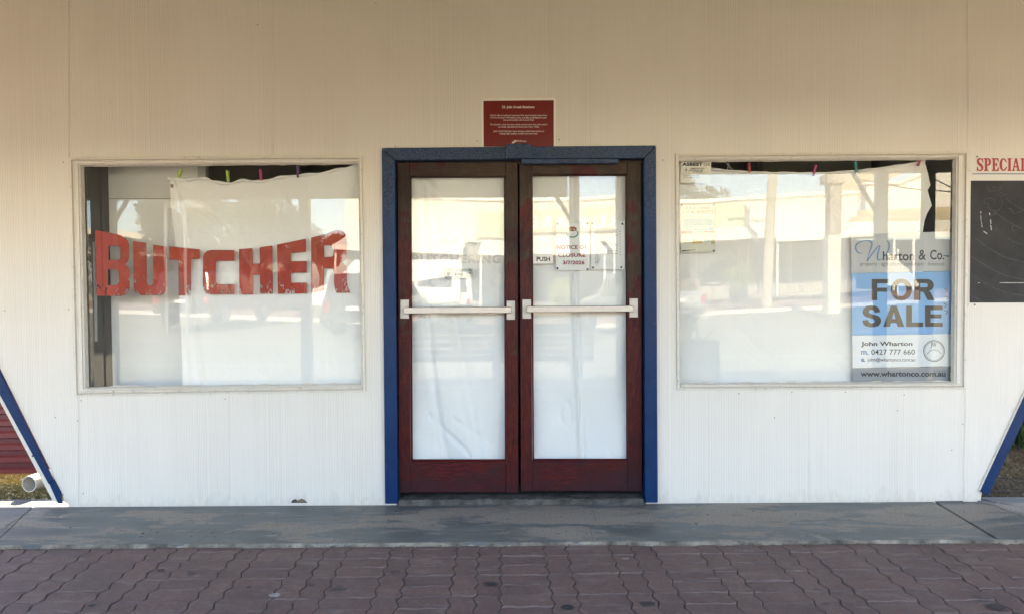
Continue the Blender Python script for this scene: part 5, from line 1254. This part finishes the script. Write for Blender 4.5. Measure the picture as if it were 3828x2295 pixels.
# pots, tables and chairs outside the opposite shops
def potplant(name, px, py, D, rpx, tilt, lb, foliage, hleaf, n=900):
    X, Z0 = M(px, py, D, tilt); s_ = F/(DIST+D); r_ = rpx/s_
    t = empty(name, (X, -D, Z0), lb, 'plant'); m = MB(); m.tube([(X, -D, Z0), (X, -D, Z0+r_*.8), (X, -D, Z0+r_*1.7)], [r_*.7, r_, r_*1.05], 14); m.build('pot', simple('dark_pot', (.05,.05,.055), .6), t)
    rr = random.Random(int(px)); m = MB()
    for i in range(n):
        d = Vector((rr.gauss(0, 1), rr.gauss(0, 1), rr.gauss(0, .8))).normalized()*hleaf*rr.random()**.45; c = Vector((X, -D, Z0+r_*1.7+hleaf*.8))+d
        u = Vector((rr.gauss(0, 1), rr.gauss(0, 1), rr.gauss(0, 1))).normalized()*.07; v = u.orthogonal().normalized()*.03; m.add([c-u, c+v, c+u, c-v], [(0, 1, 2, 3)])
    nn = N(name+'_leaf'); m.build('foliage', nn.fin(nn.ramp(nn.noise(nn.coords(), 5, 3), (.35, foliage[0]), (.65, foliage[1])), .7), t)
    m = MB(); m.tube([(X, -D, Z0+r_), (X, -D, Z0+r_*1.7+hleaf)], .02, 6); m.build('stem', simple('plant_stem', (.12,.09,.05), .9), t)
potplant('potted_shrub', 2765, 1136, 23.2, 33, TR, 'bushy shrub in a big dark pot on the opposite footpath', ((.08,.10,.02), (.26,.28,.08)), .55)
potplant('potted_shrub', 2570, 1138, 24.0, 20, TR, 'small flowering shrub in a pot at the left of the cafe tables', ((.10,.10,.03), (.35,.24,.14)), .35)
potplant('potted_shrub', 2105, 1165, 24.0, 14, 0, 'yellow-green shrub behind the parked utility, seen under the closure notice', ((.20,.22,.03), (.50,.48,.08)), .62, 1300)
def cafe_table(px, py, D, lb):
    X, Z0 = M(px, py, D, TR); t = empty('cafe_table', (X, -D, Z0), lb, 'table')
    m = MB(); m.tube([(X, -D, Z0+.70), (X, -D, Z0+.73)], .38, 16); m.build('table_top', CAPM, t)
    m = MB(); m.tube([(X, -D, Z0), (X, -D, Z0+.70)], .03, 8); m.tube([(X, -D, Z0), (X, -D, Z0+.02)], .25, 12); m.build('pedestal', DARK, t)
def cafe_chair(px, py, D, rot, lb, c):
    X, Z0 = M(px, py, D, TR); t = empty('cafe_chair', (0, 0, 0), lb, 'chair', 'chairs at the cafe tables'); mt = simple('chair_paint', c, .5)
    m = MB(); m.box(-.2, .2, -.2, .2, .43, .46); m.build('seat', mt, t)
    m = MB(); m.box(-.2, .2, .18, .21, .55, .85); m.build('backrest', mt, t)
    for a in (-.18, .18):
        for b in (-.18, .18): m = MB(); m.tube([(a, b, 0), (a, b, .43 if b < 0 else .85)], .014, 6); m.build('leg', mt, t)
    t.location = (X, -D, Z0); t.rotation_euler = (0, 0, rot)
cafe_table(2665, 1128, 25, 'round cafe table with a white top on the opposite footpath')
cafe_chair(2620, 1128, 25, 1.2, 'pinkish cafe chair left of the round table', (.50,.30,.26)); cafe_chair(2705, 1128, 25, -1.4, 'pale cafe chair right of the round table', (.5,.46,.42))

# vehicles ---------------------------------------------------------------
TYRE = simple('tyre_rubber', (.025,.025,.026), .85); RIM = simple('alloy_rim', (.5,.5,.5), .35, metal=.8); TL_ = simple('red_lens', (.35,.015,.015), .25, 0, 3, 0); CG = N('car_glass').fin((.03,.034,.038), .05)
def vehicle(name, X, D, rot, L, W_, H, kind, paint, lb):
    """length along local +x (front), base at z 0"""
    g = hs(X, D)-.12; t = empty(name, (0, 0, 0), lb, 'van' if 'van' in name else ('ute' if 'ute' in name else 'car'))
    st = {'van': [(-.5,.42,.96,.46,.46),(-.497,.35,1.0,.49,.43),(-.2,.30,1.0,.5,.44),(.18,.30,1.0,.5,.43),(.30,.30,.70,.5,.42),(.46,.30,.56,.49,.42),(.5,.34,.45,.45,.40)],
          'wagon': [(-.5,.42,.60,.46,.42),(-.49,.34,.66,.485,.42),(-.46,.30,.98,.49,.40),(-.2,.28,1.0,.5,.40),(.08,.28,.98,.5,.39),(.22,.28,.64,.5,.43),(.44,.28,.58,.49,.42),(.5,.34,.46,.45,.40)],
          'ute': [(-.5,.42,.56,.47,.47),(-.49,.34,.58,.49,.48),(-.14,.30,.58,.5,.48),(-.12,.28,.97,.5,.40),(.10,.28,1.0,.5,.40),(.24,.28,.64,.5,.43),(.44,.28,.57,.49,.42),(.5,.34,.46,.45,.40)]}[kind]
    m = MB(); vs = []; n = 14
    for f, zb, ztp, wl, wu in st:
        x = f*L; zb *= H*1.0; zt_ = ztp*H; zm = .58*H if ztp > .6 else (zt_*.85); wl *= W_; wu *= W_
        if ztp <= .6 or zm > zt_: zm = zb+(zt_-zb)*.6
        half = [(wl*.9, zb), (wl, zb+.08), (wl*1.0, zm*.8+zb*.2), (wl*.99, zm), (wu*1.02 if ztp > .6 else wu, zt_-.10*(zt_-zm)), (wu*.9, zt_), (wu*.4, zt_+.015)]
        ring = [(x, a, b) for a, b in half]+[(x, -a, b) for a, b in half[::-1]]
        vs += ring
    k = len(st); m.add(vs, [(i*n+j, i*n+(j+1) % n, (i+1)*n+(j+1) % n, (i+1)*n+j) for i in range(k-1) for j in range(n)]+[tuple(range(n-1, -1, -1)), tuple(range((k-1)*n, k*n))])
    m.build('body', paint, t, smooth=False, bevel=.012)
    gl = {'van': [(-.44,-.22),(-.20,0),(.02,.17)], 'wagon': [(-.42,-.24),(-.22,-.05),(-.03,.10)], 'ute': [(-.10,0),(.02,.11)]}[kind]
    for a, b in gl:
        for s_ in (-1, 1):
            m = MB(); ya_, yb2 = .505*W_*s_, .43*W_*s_
            m.add([(a*L, ya_*.99, .60*H), (b*L, ya_*.99, .60*H), ((b-.01)*L, yb2*1.01, .90*H), ((a+.01)*L, yb2*1.01, .90*H)], [(0, 1, 2, 3)]); m.build('window', CG, t)
    xr = {'van': -.503, 'wagon': -.478, 'ute': -.1285}[kind]*L
    m = MB(); m.add([(xr-.012 if kind != 'wagon' else xr-.03, -.38*W_, .60*H), (xr-.012 if kind != 'wagon' else xr-.03, .38*W_, .60*H), (xr, .34*W_, .88*H), (xr, -.34*W_, .88*H)], [(0, 1, 2, 3)]); m.build('rear_window', CG, t)
    xf = {'van': (.185, .295), 'wagon': (.09, .215), 'ute': (.11, .235)}[kind]
    m = MB(); m.add([(xf[0]*L+.03, -.36*W_, .93*H), (xf[0]*L+.03, .36*W_, .93*H), (xf[1]*L+.03, .41*W_, .66*H), (xf[1]*L+.03, -.41*W_, .66*H)], [(0, 1, 2, 3)]); m.build('windscreen', CG, t)
    for f in (-.31, .33):
        for s_ in (-1, 1):
            yw = .44*W_*s_; wh = empty('wheel', (f*L, yw, .35)); wh.parent = t
            m = MB(); m.tube([(f*L, yw-.11, .35), (f*L, yw-.09, .35), (f*L, yw+.09, .35), (f*L, yw+.11, .35)], [.31, .35, .35, .31], 20); m.build('tyre', TYRE, wh)
            m = MB(); m.tube([(f*L, yw+s_*.105, .35), (f*L, yw+s_*.125, .35)], [.21, .19], 14); m.build('rim', RIM, wh)
    for s_ in (-1, 1):
        m = MB(); m.box(-.505*L, -.49*L, s_*.41*W_-.07, s_*.41*W_+.07, .40*H if kind != 'van' else .36*H, .53*H if kind != 'van' else .48*H); m.build('tail_light', TL_, t)
        m = MB(); m.box(.485*L, .502*L, s_*.36*W_-.12, s_*.36*W_+.12, .36*H, .43*H); m.build('headlight', CAPM, t)
    m = MB(); m.box(-.52*L, -.495*L, -.42*W_, .42*W_, .24*H, .32*H); m.build('bumper', DARK, t)
    m = MB(); m.box(-.512*L, -.506*L, -.18, .18, .42*H, .48*H); m.build('number_plate', CAPM, t)
    t.location = (X, -D, g); t.rotation_euler = (0, 0, rot); return t
WP = N('white_car_paint').fin((.78,.77,.74), .25); DP = N('charcoal_car_paint').fin((.035,.037,.042), .2); SP = N('silver_car_paint').fin((.33,.33,.34), .25)
v1 = vehicle('parked_van', M(1665, 0, 25)[0], 25.6, R(-95), 4.7, 1.75, 1.95, 'van', WP, 'white van parked nose-in across the street, seen through the stickers on the left door')
v2 = vehicle('parked_car', M(1520, 0, 17)[0]-.9, 17.5, R(-80), 4.6, 1.85, 1.75, 'wagon', DP, 'charcoal four wheel drive parked nearest, mirrored at the left edge of the left door')
v3 = vehicle('parked_van', M(1400, 0, 19)[0], 20.0, R(172), 5.0, 1.9, 2.2, 'van', WP, 'white van with a looping grey logo mirrored at the right edge of the left window')
m = MB()
for k in range(3):
    c = (-1.2-.22*k+1.7, .0)
for k in range(3): m.tube([(1.2-.20*k+.10*math.cos(a*math.pi/6), .962, .95+.14*math.sin(a*math.pi/6)) for a in range(13)], .02, 5)
o = m.build('door_logo', simple('logo_grey', (.10,.10,.11), .5), v3) 
v4 = vehicle('parked_ute', M(2275, 0, 17)[0]+1.0, 18.2, R(-108), 5.0, 1.9, 1.8, 'ute', SP, 'silver utility with a bright red tail lamp mirrored low in the right door')
tr = vehicle('parked_car', M(760, 0, 18)[0], 18.6, R(-86), 4.5, 1.8, 1.6, 'wagon', DP, 'dark wagon parked facing the kerb, mirrored behind the letters U and T')

# bench under the awning edge (seen from behind through the glass)
bn = empty('slatted_bench', (M(1870, 0, 5.4)[0], -5.4, zslope(-5.4)), 'grey slatted bench facing the street at the footpath edge', 'bench')
BG = simple('bench_grey', (.11,.11,.115), .6)
bx0_, bx1_ = M(1330, 0, 5.4)[0], M(2217, 0, 5.4)[0]
for k, (ya_, yb2) in enumerate(((1212, 1249), (1255, 1274), (1280, 1299), (1305, 1324), (1330, 1352))):
    z1_, z0_ = M(1900, ya_, 5.4)[1], M(1900, yb2, 5.4)[1]; MB().box(bx0_, bx1_, -5.42, -5.39, z0_, z1_).build('back_slat', BG, bn)
for k in range(4): MB().box(bx0_, bx1_, -5.52-k*.11, -5.44-k*.11, M(0, 1352, 5.4)[1]-.03, M(0, 1352, 5.4)[1]).build('seat_slat', BG, bn)
for px in (1345, 2165):
    X = M(px, 0, 5.4)[0]
    m = MB(); m.box(X-.03, X+.03, -5.46, -5.425, zslope(-5.4)-.02, M(0, 1215, 5.4)[1]); m.box(X-.03, X+.03, -5.90, -5.86, zslope(-5.9)-.02, M(0, 1356, 5.4)[1]-.035); m.build('leg', BG, bn)
# planter with a spiky plant
px_ = empty('planter_box', (M(2600, 0, 5.2)[0], -5.2, zslope(-5.2)), 'dark planter box with a spiky plant, mirrored low in the right window', 'planter')
a, b = M(2440, 0, 5.2)[0], M(2688, 0, 5.2)[0]; MB().box(a, b, -5.5, -5.05, zslope(-5.4)-.03, M(0, 1290, 5.2, TR)[1]).build('box', simple('planter_paint', (.06,.065,.07), .7), px_)
sp_ = empty('spiky_plant', (M(2600, 0, 5.2)[0], -5.25, M(0, 1290, 5.2, TR)[1]), 'spiky strap-leaved plant growing in the dark planter box', 'plant')
rr = random.Random(12); zb3 = M(0, 1290, 5.2, TR)[1]
for k in range(16):
    X = rr.uniform(a+.08, b-.10); l_ = rr.uniform(.35, .62); an = rr.uniform(-.9, .9); m = MB(); vsL = []
    for i in range(7):
        s_ = i/6; x = X+math.sin(an)*l_*s_*(1+.3*s_); z = zb3-.02+l_*math.cos(an)*(s_-.35*s_*s_*abs(an)); w3 = .022*(1-s_)+.003; vsL += [(x-w3, -5.25+.1*an*s_, z), (x+w3, -5.25+.1*an*s_, z+.004)]
    m.add(vsL, [(2*i, 2*i+1, 2*i+3, 2*i+2) for i in range(6)]); m.build('leaf', simple('strap_leaf', (.05,.08,.035), .5), sp_)

# the photographer, standing behind the camera
def person():
    t = empty('person', (.0, -5.0, zslope(-5.0)), 'person in a grey shirt holding up a phone with both hands, mirrored in the doors', 'person')
    z0 = zslope(-5.0); me = bpy.data.meshes.new('body')
    J = {}; V_ = []; Rr_ = []; E_ = []
    def j(n, x, y, z, r, par=None):
        J[n] = len(V_); V_.append((x-.12, -5.0+y, z0+z)); Rr_.append(r)
        if par: E_.append((J[par], J[n]))
    j('pel', 0, 0, .95, .155); j('wa', 0, 0, 1.10, .14, 'pel'); j('ch', 0, 0, 1.30, .165, 'wa'); j('nb', 0, 0, 1.47, .075, 'ch'); j('nk', 0, .01, 1.53, .058, 'nb'); j('hd', 0, .03, 1.62, .085, 'nk'); j('ht', 0, .02, 1.70, .075, 'hd')
    for s_, k in ((-1, 'l'), (1, 'r')):
        j('sh'+k, s_*.19, 0, 1.41, .062, 'ch'); j('el'+k, s_*.27, .10, 1.16, .043, 'sh'+k); j('wr'+k, s_*.12, .31, 1.30, .028, 'el'+k); j('hn'+k, s_*.08, .345, 1.345, .032, 'wr'+k)
        j('hp'+k, s_*.10, 0, .88, .10, 'pel'); j('kn'+k, s_*.12, .02, .50, .062, 'hp'+k); j('an'+k, s_*.13, -.01, .09, .042, 'kn'+k); j('to'+k, s_*.14, .15, .035, .035, 'an'+k)
    me.from_pydata(V_, E_, []); o = bpy.data.objects.new('body', me); col.objects.link(o)
    md = o.modifiers.new('s', 'SKIN'); sd_ = me.skin_vertices[0].data
    for i, r_ in enumerate(Rr_): sd_[i].radius = (r_, r_*(.72 if i in (0, 1, 2) else 1))
    sd_[0].use_root = True
    o.modifiers.new('u', 'SUBSURF').levels = 2; o.modifiers['u'].render_levels = 2
    o.parent = t; o.location = -Vector(t.location); ORG[o.name] = Vector((0, 0, 0))
    nn = N('person_clothes'); sz = nn.node('ShaderNodeSeparateXYZ'); nn.L(nn.coords(), sz.inputs[0])
    r = nn.node('ShaderNodeValToRGB'); r.color_ramp.interpolation = 'CONSTANT'; e = r.color_ramp.elements
    mp = nn.math('DIVIDE', sz.outputs[2], 2.0); nn.L(mp, r.inputs[0])
    stops = [(0, (.03,.025,.02)), (.01, (.05,.055,.07)), (.44, (.16,.165,.175)), (.70, (.42,.26,.19))]
    e[0].position = 0; e[0].color = (*stops[0][1], 1); e[1].position = .012; e[1].color = (*stops[1][1], 1)
    for p_s, c_ in stops[2:]: q = e.new(p_s); q.color = (*c_, 1)
    me.materials.append(nn.fin(r.outputs[0], .8)); me.shade_smooth()
    m = MB(); m.ball((-.12, -5.01, z0+1.675), .098, .108, .10, 16, 10); m.build('hair', simple('brown_hair', (.06,.04,.03), .8), t, smooth=True)
    m = MB()
    for s_ in (-1, 1): m.ball((-.12+s_*.032, -4.905, z0+1.635), .011, .008, .009, 8, 5)
    m.build('eyes', DARK, t)
    m = MB(); m.tube([(-.12, -4.91, z0+1.635), (-.12, -4.885, z0+1.598)], [.010, .016], 8); m.build('nose', simple('skin', (.42,.26,.19), .6), t)
    for s_ in (-1, 1):
        m = MB()
        for f in range(5):
            bz = z0+1.335+f*.018; m.tube([(-.12+s_*.10, -4.665, bz), (-.12+s_*.085, -4.637, bz+.006), (-.12+s_*.058, -4.632, bz+.008)], [.009, .0085, .007], 7)
        m.build('fingers', simple('skin_hand', (.42,.26,.19), .6), t, smooth=True)
    ph = empty('phone', (-.12, -4.64, EYE-.07), 'dark phone held up in landscape by the person', 'phone')
    m = MB(); m.box(-.20, -.04, -4.652, -4.643, EYE-.045, EYE+.035); m.build('case', DARK, ph, bevel=.003)
    m = MB(); m.box(-.196, -.044, -4.6545, -4.653, EYE-.041, EYE+.031); m.build('screen', CG, ph)
person()
